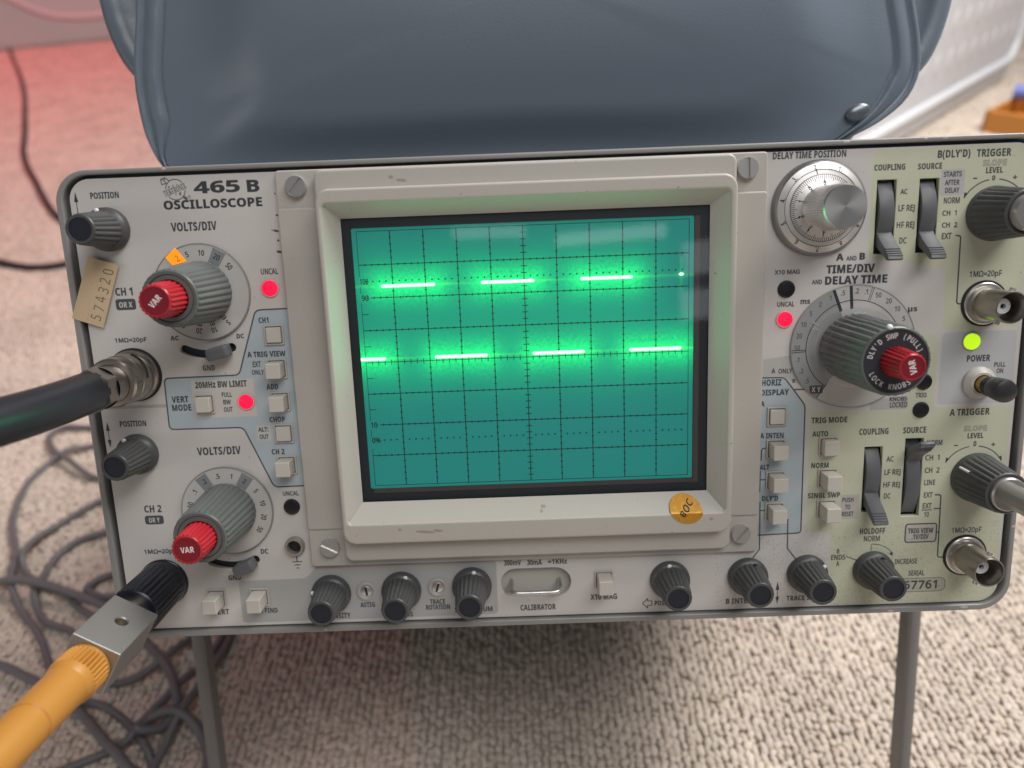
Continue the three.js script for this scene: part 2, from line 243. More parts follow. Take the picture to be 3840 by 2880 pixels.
  rpoly(K, [[-126.3, 22.4], [-120.1, 22.4], [-120.1, 19], [-126.3, 19]], 0.9, '#45484c'); rpoly(K, [[-126.6, -48.2], [-120.5, -48.2], [-120.5, -51.2], [-126.6, -51.2]], 0.9, '#45484c');
  // arrows and arcs
  const head = (x, y, a, l = 1.9, w = 0.65) => poly(K, [[x, y], [x - l * Math.cos(a) - w * Math.sin(a), y - l * Math.sin(a) + w * Math.cos(a)], [x - l * Math.cos(a) + w * Math.sin(a), y - l * Math.sin(a) - w * Math.cos(a)]], INK);
  for (const [x, y0, y1] of [[-133.9, 54.9, 46], [-134.4, -16.2, -24.8], [80.7, -78.9, -86.9]]) { poly(K, [[x, y0 - 1], [x, y1 + 1]], null, INK, 0.2, false); head(x, y0, Math.PI / 2, 3.0, 0.6); head(x, y1, -Math.PI / 2, 2.6, 0.6); }
  const arc = (cx, cy, r, a0, a1, w = 0.28) => { ctx.beginPath(); ctx.arc(X(cx), Y(cy), r * S, -a0 * D2R, -a1 * D2R, true); ctx.strokeStyle = INK; ctx.lineWidth = w * S; ctx.stroke(); };
  for (const [cx, cy] of [[141.6, 38.0], [142.2, -44.7]]) { arc(cx, cy, 10.2, 30, 83); arc(cx, cy, 10.2, 100, 150); head(cx + 10.2 * Math.cos(152 * D2R), cy + 10.2 * Math.sin(152 * D2R), -112 * D2R, 1.8, 0.55); head(cx + 10.2 * Math.cos(28 * D2R), cy + 10.2 * Math.sin(28 * D2R), -68 * D2R, 1.8, 0.55); poly(K, [[cx - 6.6, cy + 10.6], [cx - 5.4, cy + 10.6]], null, INK, 0.35, false); poly(K, [[cx + 5.2, cy + 10.5], [cx + 6.5, cy + 10.5]], null, INK, 0.3, false); poly(K, [[cx + 5.85, cy + 9.9], [cx + 5.85, cy + 11.1]], null, INK, 0.3, false); }
  poly(K, [[103, -70.8], [106.5, -72.3]], null, INK, 0.25, false); poly(K, [[111, -69], [111, -66.8]], null, INK, 0.2, false); arc(111.2, -75.6, 8.8, 36, 90, 0.22); head(118.4, -71.3, -50 * D2R, 1.6, 0.5);
  poly(K, [[35.8, -85.1], [37.5, -83.4], [37.5, -84.3], [38.9, -84.3], [38.9, -85.9], [37.5, -85.9], [37.5, -86.8]], null, INK, 0.25);
  poly(K, [[-78.2, -62], [-78.2, -66]], null, INK, 0.3, false); for (const [w, y] of [[1.6, -66.0], [1.0, -67.1], [0.45, -68.2]]) poly(K, [[-78.2 - w, y], [-78.2 + w, y]], null, INK, 0.28, false);
  // maker's emblem: a scope tube with a wave and the maker's name
  ctx.save(); ctx.translate(X(-103.8), Y(54.4)); ctx.strokeStyle = '#4a4b50'; ctx.lineWidth = 0.24 * S;
  ctx.beginPath(); ctx.ellipse(0.2 * S, 0, 2.9 * S, 3.0 * S, 0, 0, 7); ctx.stroke();
  ctx.beginPath(); ctx.moveTo(-2.1 * S, -2.0 * S); ctx.lineTo(-3.7 * S, -1.6 * S); ctx.lineTo(-3.9 * S, -3.1 * S); ctx.lineTo(-2.6 * S, -3.6 * S); ctx.lineTo(-1.4 * S, -2.6 * S); ctx.moveTo(-3.9 * S, -3.1 * S); ctx.lineTo(-2.9 * S, -2.9 * S); ctx.lineTo(-2.6 * S, -3.6 * S); ctx.moveTo(-2.9 * S, -2.9 * S); ctx.lineTo(-2.5 * S, -1.9 * S); ctx.stroke();
  ctx.beginPath(); ctx.moveTo(-2.2 * S, 1.8 * S); for (let i = 0; i <= 40; i++) ctx.lineTo((-2.0 + i * 0.11) * S, -1.9 * Math.sin(i * 0.55) * S * (0.5 + i / 80)); ctx.stroke();
  ctx.fillStyle = '#55565a'; ctx.fillRect(2.3 * S, 2.1 * S, 0.5 * S, 0.6 * S); ctx.beginPath(); ctx.ellipse(2.95 * S, 2.55 * S, 0.75 * S, 0.42 * S, 0.7, 0, 7); ctx.fill();
  ctx.rotate(-0.33); ctx.font = 'bold ' + 2.5 * S + 'px serif'; ctx.textAlign = 'center'; ctx.scale(0.47, 1); ctx.lineWidth = 0.55 * S; ctx.strokeStyle = SILVER; ctx.strokeText('TEKTRONIX', 0, 1.0 * S); ctx.fillStyle = '#4c4e52'; ctx.fillText('TEKTRONIX', 0, 1.0 * S); ctx.restore();
  ctext(K, '®', -99.7, 52.0, 1.0, 0, '#6a6a6a', 'r', 1);
  for (const t of TEXTS) text(K, t);
  // stains along the bezel's edge, wear and dirt grains
  for (const [x, y, a, b] of [[-73.9, 52.1, 0.25, 0.2], [-73.9, 45.8, 0.4, 0.3], [-74.6, 41.2, 0.9, 0.35], [-74.2, 38.3, 0.4, 0.3], [-74.2, 34.9, 0.9, 0.4], [-75.8, 41.4, 0.2, 0.2]]) { ctx.beginPath(); ctx.ellipse(X(x), Y(y), a * S, b * S, 0.2, 0, 7); ctx.fillStyle = '#5a4e40'; ctx.fill(); }
  speckle(K, 4200, c.width, c.height, ['rgba(60,56,48,0.10)', 'rgba(235,230,220,0.10)', 'rgba(90,84,70,0.10)'], 0.6, 1.8);
  ctx.save(); ctx.translate(X(60), Y(-60)); speckle(K, 5200, 93 * S, 28 * S, ['rgba(55,50,42,0.16)', 'rgba(85,80,62,0.14)', 'rgba(230,226,214,0.12)'], 0.5, 2.0); ctx.restore();
  speckle(K, 90, c.width, c.height, ['rgba(40,36,32,0.45)', 'rgba(60,54,46,0.4)'], 0.7, 1.7);
});
{
  const s = rrect(-135.9, -88.4, 153.7, 58.5, 6.5);
  s.holes.push(rrect(-64, -60, 64, 50, 1, THREE.Path));
  for (const [x, yt, yb] of LEVERS) s.holes.push(rrect(x - 2.9, yb, x + 2.9, yt, 0.15, THREE.Path));
  for (const a of ARCS) s.holes.push(arcSlot(a, 1.35));
  s.holes.push(rrect(-11.2, -81.6, 12.1, -71.2, 5.2, THREE.Path));
  const g = planarUV(extr(s, -1.8, 0, 0.15, 1, 16), -136, -88.6, 153.8, 58.6);
  const rough = fieldTexture(256, (u, v) => 0.55 + 0.18 * noise.noise(u * 9, v * 9, 2) + 0.14 * noise.noise(u * 40, v * 40, 5), 5);
  part('front_panel', g, new THREE.MeshStandardMaterial({ map: panelTex, roughness: 0.85, roughnessMap: rough }), scope, here);
}
// levers in their slots
{
  for (const [x, yt, yb, dir] of LEVERS) {
    const yc = (yt + yb) / 2, h = (yt - yb) / 2;
    part('switch_well', merge(box(-3.1, -h - 0.3, -7, 3.1, h + 0.3, -6.6), box(-3.2, -h - 0.4, -7, -2.95, h + 0.4, -1.85), box(2.95, -h - 0.4, -7, 3.2, h + 0.4, -1.85), box(-3.2, h, -7, 3.2, h + 0.3, -1.85), box(-3.2, -h - 0.3, -7, 3.2, -h, -1.85)), M.well, scope, at(x, yc, 0));
    // wheel arc bulging out of the slot, then the thumb paddle; drawn for a paddle at the bottom
    const p = []; const H = h - 0.8;
    for (let i = 0; i <= 12; i++) { const t = i / 12, y = H - t * (H + h * 0.42); p.push([y, -3.4 + 4.6 * Math.sin(Math.PI * Math.min(1, 0.12 + t * 0.62))]); }
    const y1 = -h * 0.62; p.push([y1, 2.2]); p.push([y1 - 2.0, 5.2]);
    for (let k = 0; k < 4; k++) { const yy = y1 - 2.4 - k * 0.62, zz = 6.0 + k * 0.62; p.push([yy - 0.05, zz + 0.12], [yy - 0.32, zz + 0.02]); }
    p.push([-h * 0.62 - 5.4, 8.2], [-h * 0.62 - 5.9, 7.6], [-h * 0.62 - 5.8, 6.8], [-h * 0.62 - 4.2, 4.0], [-h * 0.62 - 2.2, 0], [-h * 0.62 - 1.0, -4], [H, -5.5]);
    const s = new THREE.Shape(); p.forEach(([y, z], i) => (i ? s.lineTo(y, z) : s.moveTo(y, z))); s.closePath();
    let g = extr(s, -2.3, 2.3, 0.3, 2);                            // local: x = y, y = z, z = across
    const q = g.attributes.position; for (let i = 0; i < q.count; i++) { const a = q.getX(i), b = q.getY(i), c = q.getZ(i); q.setXYZ(i, -c, a * (dir < 0 ? 1 : -1), b); }
    if (dir > 0) { const a = g.attributes.position.array; for (let i = 0; i < a.length; i += 9) for (let k = 0; k < 3; k++) { const t = a[i + 3 + k]; a[i + 3 + k] = a[i + 6 + k]; a[i + 6 + k] = t; } }
    g.computeVertexNormals(); g = toCreasedNormals(g, 0.5);
    part('lever_switch', g, M.lever, scope, at(x, yc, 0));
  }
  for (const a of ARCS) {
    part('switch_well', extr(arcSlot(a, 1.7, THREE.Shape), -6, -4), M.well, scope, here);
  }
  // slide caps: a chamfered grey tab
  for (const [x, y, rz] of [[-95.0, 5.1, 0.22], [-94.4, -65.9, 0.4]]) {
    const s = rrect(-3.4, -1.9, 3.4, 1.9, 0.9), g = merge(extr(s, 0.5, 5.6, 0.7, 2), box(-1, -0.9, -4, 1, 0.9, 0.6)); g.rotateZ(rz); part('slide_switch', g, M.lever, scope, at(x, y, 0));
  }
}
// push buttons
for (const [x, y, L] of [[-78.3, 9.6, 1.2], [-78.35, -1.1, 5.2], [-78.35, -11.6, 5.2], [-78.3, -22.1, 1.3], [-78.2, -32.6, 5.8], [-102.3, -11.5, 2.6], [-106.1, -77.9, 7.2], [-91.7, -78, 7.2], [23, -75.9, 7.2], [78.6, -22.4, 1.2], [78.6, -33, 5.7], [78.7, -43.6, 6], [78.75, -54.2, 5.8], [95.3, -32.8, 3.4], [95.4, -43.4, 6.4], [95.5, -53.9, 6.8]]) {
  const g = box(-2.3, -2.4, -0.5, 2.3, 2.4, L, 0.32);
  const b = part('push_button', g, M.button, scope, at(x, y, 0));
  const s = rrect(-3.1, -3.2, 3.1, 3.2, 0.35); s.holes.push(rrect(-2.5, -2.6, 2.5, 2.6, 0.2, THREE.Path));
  part('button_frame', extr(s, 0.02, 0.6, 0.18, 2), M.buttonFrame, b);
  part('button_gap', extr(rrect(-2.7, -2.8, 2.7, 2.8, 0.2), 0.01, 0.06), M.knob, b);
}
// indicator lights
function led(x, y, r, m, lampColor, power, name = 'indicator_lamp') {
  const g = lathe([[r + 0.35, 0.01], [r + 0.35, 0.35], [r + 0.05, 0.45], [r + 0.05, 0.1]]);
  const o = part(name, lathe([[r, 0.02], [r, 0.75], [r * 0.93, 1.05], [r * 0.6, 1.2], [0, 1.25]], 36), m, scope, at(x, y, 0));
  part('lamp_ring', g, lampColor ? M.buttonFrame : M.black, o);
  if (lampColor) { const l = new THREE.PointLight(lampColor, power); l.name = 'indicator_glow'; l.position.copy(toWorld(x, y, 0.7)); l.castShadow = true; l.shadow.radius = 0.05; scene.add(l); }
}
led(-78.1, 24, 2.45, M.ledRed, lin(1, 0.02, 0.06), 0.000014); led(-89.2, -11.3, 2.35, M.ledRed, lin(1, 0.02, 0.06), 0.000014); led(80.1, 8.5, 2.35, M.ledRed, lin(1, 0.02, 0.06), 0.000014);
led(138.3, -0.6, 2.5, M.ledGreen, lin(0.55, 0.9, 0.02), 0.000014);
led(-78.1, -46.8, 2.3, M.ledOff); led(80.3, 17.8, 2.3, M.ledOff); led(124.1, -21.9, 2.2, M.ledOff); led(124.4, -12.9, 2.2, M.ledOff);

// small fluted knobs with dark caps
const SK = {
  skirt: lathe([[6.5, 0.05], [6.6, 0.5], [6.5, 1.9], [6.0, 2.6], [4.9, 3.1]], 48),
  body: merge(fluted([[2.2, 5.6, 0], [3.2, 5.55, 0.25], [4.2, 5.35, 0.5], [13.4, 4.55, 0.42], [14.1, 4.35, 0.3]], 20, 6, 0.7), lathe([[4.3, 14.1], [4.05, 14.4], [3.35, 14.4], [3.3, 14.05]], 40)),
  cap: disc(3.35, 14.12),
};
for (const [x, y, a, s] of [[-125.2, 43.5, 104, 1.1], [-125.6, -27, 118, 1.05], [-67.7, -77.5, 166, 1], [-44.3, -77.2, 70, 1.03], [-20.8, -76.5, 80, 1.08], [44.8, -76.7, 95, 0.98], [70.5, -76.5, null, 0.98], [90.1, -76.2, 34, 0.98], [111.8, -75.7, null, 1]]) {
  const k = part('control_knob', merge(SK.skirt, SK.body), M.knob, scope, at(x, y, 0)); k.scale.set(1, 1, s);
  part('knob_cap', SK.cap, M.knobCap, k);
  if (a !== null) { const d = new THREE.SphereGeometry(0.75, 14, 10); d.scale(1, 1, 0.55); part('pointer_dot', d, M.white, k, [5.7 * Math.cos(a * D2R), 5.7 * Math.sin(a * D2R), 2.65]); }
  else { const d = new THREE.CylinderGeometry(0.7, 0.7, 0.3, 16); d.rotateX(Math.PI / 2); part('set_screw_hole', d, M.black, k, [1.4, 5.05, 3.6]); }
}
// VAR caps
function capTex(rot) { return paint(-3.8, -3.8, 3.8, 3.8, 34, (K) => { K.ctx.fillStyle = '#7b1427'; K.ctx.fillRect(0, 0, K.c.width, K.c.height); ctext(K, 'VAR', 0, 0, 1.75, rot, '#e6e2df', 'b', 0.85); speckle(K, 60, K.c.width, K.c.height, ['rgba(60,5,15,0.3)', 'rgba(200,120,120,0.15)'], 0.6, 1.6); }); }
function redKnob(parent, z0, z1, r, rot) {
  const body = merge(fluted([[z0, r * 1.1, 0.45], [z1 - 1.2, r, 0.5], [z1 - 0.3, r * 0.95, 0.35]], 22, 6, 0.7), lathe([[r * 0.92, z1 - 0.35], [r * 0.86, z1], [r * 0.80, z1], [r * 0.79, z1 - 0.25]], 40));
  const k = part('variable_knob', body, M.red, parent, [0, 0, 0], 'fluted red inner knob lettered VAR');
  part('knob_cap', planarUV(disc(r * 0.8, z1 - 0.2), -3.8, -3.8, 3.8, 3.8), new THREE.MeshStandardMaterial({ map: capTex(rot), roughness: 0.4 }), parent);
  return k;
}
// VOLTS/DIV dials
function voltsDial(x, y, marks, patches, rot) {
  const tex = paint(-15, -15, 15, 15, 22, (K) => {
    K.ctx.fillStyle = '#b6b3b0'; K.ctx.fillRect(0, 0, K.c.width, K.c.height);
    for (const a of patches) { const c = Math.cos(a * D2R), s = Math.sin(a * D2R), q = (r, w) => [r * c - w * s, r * s + w * c]; poly(K, [q(9.4, -1.75), q(14.1, -2.1), q(14.1, 2.1), q(9.4, 1.75)], '#7d8184'); }
    for (const [t, a, up] of marks) { const lines = t.split('\n'); lines.forEach((l, i) => ctext(K, l, (12 - i * 1.9) * Math.cos(a * D2R), (12 - i * 1.9) * Math.sin(a * D2R), 1.7, (a - 90) * D2R, INK)); }
    speckle(K, 240, K.c.width, K.c.height, ['rgba(60,56,48,0.12)', 'rgba(235,230,220,0.12)'], 0.6, 1.8);
  });
  const k = part('range_knob', merge(fluted([[1.2, 9.5, 0.2], [2.2, 9.4, 0.55], [21.5, 8.35, 0.55], [22.6, 8.1, 0.4]], 30, 6, 0.7), lathe([[8.0, 22.6], [7.6, 23], [6.75, 23], [6.6, 22.6], [6.4, 23], [5.3, 23], [5.2, 19], [4, 19]], 48)), M.knobGrey, scope, at(x, y, 0), 'fluted grey range knob over a printed dial');
  part('dial_plate', planarUV(lathe([[14.8, 0.03], [14.8, 0.7], [14.55, 0.95], [0, 1.0]], 64), -15, -15, 15, 15), new THREE.MeshStandardMaterial({ map: tex, roughness: 0.32 }), k);
  part('dial_edge', lathe([[14.85, 0.02], [14.95, 0.5], [14.9, 1.0], [14.6, 1.08], [14.5, 0.9]], 64), mat(lin(0.22, 0.215, 0.21), 0.3), k);
  redKnob(k, 18, 32, 4.75, rot);
  return k;
}
const v1 = voltsDial(-99, 23.6, [['5', 105], ['10', 84], ['20', 61], ['50', 39], ['5\nm', -53], ['10\nm', -77], ['20\nm', -100], ['.5', -122]], [61], 45 * D2R);
voltsDial(-99, -47.2, [['.2', 122], ['.5', 99], ['1', 77], ['2', 56], ['5', 33], ['10', 11], ['20', -12], ['50', -34], ['.1', 145], ['50', 168]], [122, 56], 2 * D2R);
{ // the lit scale window of channel 1
  const tex = paint(-2.6, -2.6, 2.6, 2.6, 40, (K) => { K.ctx.fillStyle = '#ff8a10'; K.ctx.fillRect(0, 0, K.c.width, K.c.height); ctext(K, '2', 0.1, -0.5, 1.9, 30 * D2R, '#3a1402', 'r', 0.85); });
  const s = new THREE.Shape(); [[-0.2, 2.7], [-3.5, -0.1], [-1.6, -2.5], [2.7, -1.5]].forEach(([x, y], i) => (i ? s.lineTo(x, y) : s.moveTo(x, y))); s.closePath();
  part('lit_scale_window', planarUV(extr(s, 1.0, 1.12), -2.6, -2.6, 2.6, 2.6), new THREE.MeshStandardMaterial({ map: tex, emissiveMap: tex, emissive: lin(1, 1, 1), emissiveIntensity: 0.8, roughness: 0.5 }), v1, [-6.2, 11.0, 0], 'orange backlit scale window reading 2');
}
// TIME/DIV dial
{
  const cx = 101.4, cy = -0.9;
  const tex = paint(-19.5, -19.5, 19.5, 19.5, 22, (K) => {
    const { ctx, X, Y, S } = K; ctx.fillStyle = '#bab6b4'; ctx.fillRect(0, 0, K.c.width, K.c.height);
    const sector = (a0, a1, r0, r1, f) => { ctx.beginPath(); ctx.arc(X(0), Y(0), r1 * S, -a0 * D2R, -a1 * D2R, true); ctx.arc(X(0), Y(0), r0 * S, -a1 * D2R, -a0 * D2R, false); ctx.closePath(); ctx.fillStyle = f; ctx.fill(); };
    sector(111, 236, 0, 19.5, '#8f9090');
    const L = (a, r0, r1, w, col = INK) => poly(K, [[r0 * Math.cos(a * D2R), r0 * Math.sin(a * D2R)], [r1 * Math.cos(a * D2R), r1 * Math.sin(a * D2R)]], null, col, w, false);
    L(110.5, 12, 19.4, 0.95); L(94.5, 12, 19.4, 0.95); L(72.6, 14.9, 19.4, 0.18); L(74.4, 14.9, 19.4, 0.18); L(181.6, 14.6, 19.5, 0.25); L(183.6, 14.6, 19.5, 0.25); L(236, 13.5, 19.4, 0.25);
    ctx.strokeStyle = INK; ctx.lineWidth = 0.25 * S; ctx.beginPath(); ctx.arc(X(0), Y(0), 14.6 * S, -20 * D2R, -236 * D2R, true); ctx.stroke();
    for (const [t, a] of [['.5', 103], ['.2', 89], ['.1', 79], ['50', 66], ['20', 53.5], ['10', 41], ['5', 28.5], ['2', 16], ['1', 116], ['2', 128], ['5', 141], ['10', 154], ['20', 166.5], ['50', 179], ['.1', 191.5], ['.2', 204], ['.5', 216.5]]) ctext(K, t, 17.3 * Math.cos(a * D2R), 17.3 * Math.sin(a * D2R), 1.55, 0, '#55575a', 'b', 0.8);
    const a = 230 * D2R; rpoly(K, [[17.1 * Math.cos(a) - 2.1, 17.1 * Math.sin(a) + 1.3], [17.1 * Math.cos(a) + 2.3, 17.1 * Math.sin(a) + 1.3], [17.1 * Math.cos(a) + 2.1, 17.1 * Math.sin(a) - 1.3], [17.1 * Math.cos(a) - 1.8, 17.1 * Math.sin(a) - 1.3]], 0.4, '#45474a'); ctext(K, 'X Y', 17.1 * Math.cos(a) + 0.1, 17.1 * Math.sin(a), 1.6, 0, '#c4c2be', 'b', 0.85);
    speckle(K, 500, K.c.width, K.c.height, ['rgba(60,56,48,0.12)', 'rgba(235,230,220,0.12)'], 0.6, 1.8);
  });
  const k = part('range_knob', merge(fluted([[1.6, 10.6, 0.3], [3, 10.6, 0.6], [15.5, 10.35, 0.6], [15.9, 10.1, 0.45], [16.3, 10.5, 0.55], [26.3, 10.1, 0.55], [27.4, 9.8, 0.4]], 34, 6, 0.7), lathe([[9.7, 27.4], [9.4, 27.8], [9.0, 27.8], [8.95, 27.5]], 56)), M.knobGrey, scope, at(cx, cy, 0), 'large fluted grey sweep knob with dark lettered face');
  part('dial_plate', planarUV(lathe([[19.3, 0.03], [19.3, 0.5], [19.1, 0.7], [0, 0.75]], 72), -19.5, -19.5, 19.5, 19.5), new THREE.MeshStandardMaterial({ map: tex, roughness: 0.34 }), k);
  part('dial_edge', lathe([[19.32, 0.02], [19.42, 0.4], [19.36, 0.75], [19.1, 0.82], [19.05, 0.7]], 72), mat(lin(0.25, 0.245, 0.24), 0.3), k);
  part('clear_skirt', lathe([[12.9, 0.8], [12.9, 2.6], [12.5, 3.2], [11.2, 3.6], [11.0, 6.5], [10.75, 7.0]], 64), M.clear, k);
  const lug = box(-2.4, -0.9, 0.8, 1.6, 0.9, 2.6, 0.7); lug.rotateZ(150 * D2R); part('pointer_lug', lug, M.clear, k, [14.3 * Math.cos(150 * D2R), 14.3 * Math.sin(150 * D2R), 0]);
  const face = paint(-9.1, -9.1, 9.1, 9.1, 30, (K) => {
    const { ctx, X, Y, S } = K; ctx.fillStyle = '#2b2d33'; ctx.fillRect(0, 0, K.c.width, K.c.height);
    const around = (str, r, a0, step, inward) => { [...str].forEach((ch, i) => { const a = (a0 + i * step) * D2R; ctext(K, ch, r * Math.cos(a), r * Math.sin(a), 1.55, a + (inward ? Math.PI / 2 : -Math.PI / 2), '#c3c3c3', 'b', 0.8); }); };
    around("DLY'D SWP (PULL)", 7.2, 168, -9.6, false); around('LOCK KNOBS', 7.2, 208, 10.6, true);
    speckle(K, 160, K.c.width, K.c.height, ['rgba(120,120,120,0.15)', 'rgba(10,10,10,0.3)'], 0.5, 1.4);
  });
  part('knob_face', planarUV(disc(9.0, 27.55, 56), -9.1, -9.1, 9.1, 9.1), new THREE.MeshStandardMaterial({ map: face, roughness: 0.45 }), k);
  const d = new THREE.SphereGeometry(0.85, 14, 10); part('pointer_dot', d, M.white, k, [9.75 * Math.cos(102 * D2R), 9.75 * Math.sin(102 * D2R), 27.2]);
  redKnob(k, 27.5, 37, 3.9, 104 * D2R);
}
// DELAY TIME POSITION dial
{
  const tex = paint(-16, -16, 16, 16, 30, (K) => {
    const { ctx, X, Y, S } = K; ctx.fillStyle = '#cfccca'; ctx.fillRect(0, 0, K.c.width, K.c.height);
    ctx.strokeStyle = '#4a4b50'; ctx.lineWidth = 0.16 * S; for (const r of [11.15, 9.75]) { ctx.beginPath(); ctx.arc(X(0), Y(0), r * S, 0, 7); ctx.stroke(); }
    for (const [t, a] of [['1.', 66], ['2.', 101], ['3.', 134], ['4.', 167], ['5.', 199], ['6.', 232], ['7.', 265], ['8.', 299], ['9.', 332], ['0.', 2]]) ctext(K, t, 12.1 * Math.cos(a * D2R), 12.1 * Math.sin(a * D2R), 1.35, (a - 90) * D2R, '#242529', 'b', 0.85);
    for (let i = 0; i < 100; i++) { const a = (91 + i * 3.6) * D2R, l = i % 10 ? (i % 5 ? 1.1 : 1.7) : 2.3; poly(K, [[9.7 * Math.cos(a), 9.7 * Math.sin(a)], [(9.7 - l) * Math.cos(a), (9.7 - l) * Math.sin(a)]], null, '#2c2d31', 0.17, false); }
    for (let i = 0; i < 10; i++) { const a = 91 + i * 36; ctext(K, String((9 + i) % 10), 7.25 * Math.cos(a * D2R), 7.25 * Math.sin(a * D2R), 1.3, (a - 90) * D2R, '#242529', 'b', 0.85); }
    poly(K, [[11.4 * Math.cos(101 * D2R), 11.4 * Math.sin(101 * D2R)], [10.0 * Math.cos(101 * D2R), 10.0 * Math.sin(101 * D2R)]], null, '#2c2d30', 0.3, false);
  });
  const k = part('delay_dial', lathe([[14.3, 0.02], [14.2, 1.0], [13.5, 2.0], [13.1, 2.4]], 64), mat(lin(0.30, 0.30, 0.305), 0.4, { metalness: 0.85 }), scope, at(89.2, 41.6, 0), 'silver ten-turn dial with fine printed scale');
  part('scale_ring', planarUV(lathe([[13.1, 2.4], [11.35, 3.2], [11.2, 3.0], [9.95, 3.3], [9.85, 3.7], [6.4, 4.7]], 72), -16, -16, 16, 16), new THREE.MeshStandardMaterial({ map: tex, metalness: 0.6, roughness: 0.4 }), k);
  part('turning_knob', merge(fluted([[4.3, 6.6, 0.05], [6.0, 6.55, 0.1], [15.2, 6.35, 0.1], [15.6, 6.35, 0.28], [18.6, 6.25, 0.28], [18.9, 6.1, 0]], 60, 4), lathe([[6.1, 18.9], [5.8, 19.4], [0, 19.4]], 60)), mat(lin(0.72, 0.71, 0.70), 0.3, { metalness: 1, anisotropy: 0.6 }), k);
}
// trigger LEVEL knobs with metal slope knobs
for (const [x, y, bar] of [[141.7, 38.1, 0], [143.3, -44.9, 1]]) {
  const k = part('control_knob', merge(lathe([[8.1, 0.05], [8.2, 0.6], [8.0, 2.2]], 48), fluted([[2.0, 8.0, 0], [3.0, 7.9, 0.4], [15, 6.75, 0.5], [15.8, 6.5, 0.3]], 26, 6, 0.7), lathe([[6.5, 15.8], [6.2, 16.1], [5.6, 16.1], [5.5, 15.2]], 48)), M.knob, scope, at(x, y, 0), 'larger fluted dark knob with a metal centre');
  part('slope_knob', bar ? merge(lathe([[5.4, 14], [5.3, 17.0], [4.9, 17.5], [0, 17.6]], 48), extr(rrect(-4.9, -3.1, 4.9, 3.1, 2.9), 17, 33, 0.9, 3).rotateZ(-0.75)) : lathe([[5.3, 14], [5.2, 17.6], [4.7, 18.5], [0, 18.6]], 48), mat(lin(0.34, 0.33, 0.32), 0.34, { metalness: 0.6 }), k);
  if (bar) { const a = 148 * D2R; part('pointer_line', merge(tube([[7.95 * Math.cos(a), 7.95 * Math.sin(a), 2.5], [7.78 * Math.cos(a), 7.78 * Math.sin(a), 4.6], [7.55 * Math.cos(a), 7.55 * Math.sin(a), 7.2]], 0.42, false, 16, 8)), M.white, k); }
}
// input jacks of the two trigger sections
function bncJack(x, y) {
  const j = part('input_jack', lathe([[5.6, 0.8], [5.4, 2.2], [4.75, 2.4], [4.75, 13.4], [4.65, 13.6], [4.3, 13.6], [4.2, 13.2], [4.1, 4], [0, 4]], 48), M.nickel, scope, at(x, y, 0), 'bare bayonet input jack');
  part('washer', lathe([[7.1, 0.02], [7.1, 0.35], [6.4, 0.4]], 56), M.black, j); part('flange', lathe([[6.5, 0.1], [6.45, 0.8], [6.2, 1.0], [5.2, 1.0]], 56), M.chrome, j);
  part('insulator', lathe([[2.35, 4], [2.35, 9.2], [2.2, 9.4], [0.85, 9.4], [0.8, 7]], 32), M.ptfe, j); part('contact', lathe([[0.8, 5], [0.8, 8.3], [0.45, 8.4], [0.4, 6], [0, 6]], 20), M.darkMetal, j);
  for (const a of [68, 248]) { const p = new THREE.CylinderGeometry(0.95, 0.95, 1.1, 16); p.rotateZ(-Math.PI / 2); p.rotateZ(a * D2R); part('bayonet_pin', p, M.chrome, j, [5.1 * Math.cos(a * D2R), 5.1 * Math.sin(a * D2R), 10.2]); }
}
bncJack(141.3, 11.1); bncJack(141.8, -71.7);
// power switch
{
  const k = part('power_switch', lathe([[5.2, 0.05], [5.1, 1.0], [3.6, 2.6], [2.9, 2.6], [2.85, 1]], 48), mat(lin(0.42, 0.40, 0.38), 0.45), scope, at(141.6, -13.8, 0));
  part('shaft', lathe([[2.6, 1], [2.6, 5.6]], 32), M.brass, k);
  part('pull_cap', lathe([[2.9, 5.4], [3.1, 5.8], [2.8, 6.4], [3.15, 7.0], [2.9, 7.6], [3.3, 8.4], [3.5, 10.5], [3.6, 13.0], [3.3, 14.0], [2.2, 14.5], [0, 14.6]], 40), mat(lin(0.03, 0.031, 0.034), 0.28), k);
}
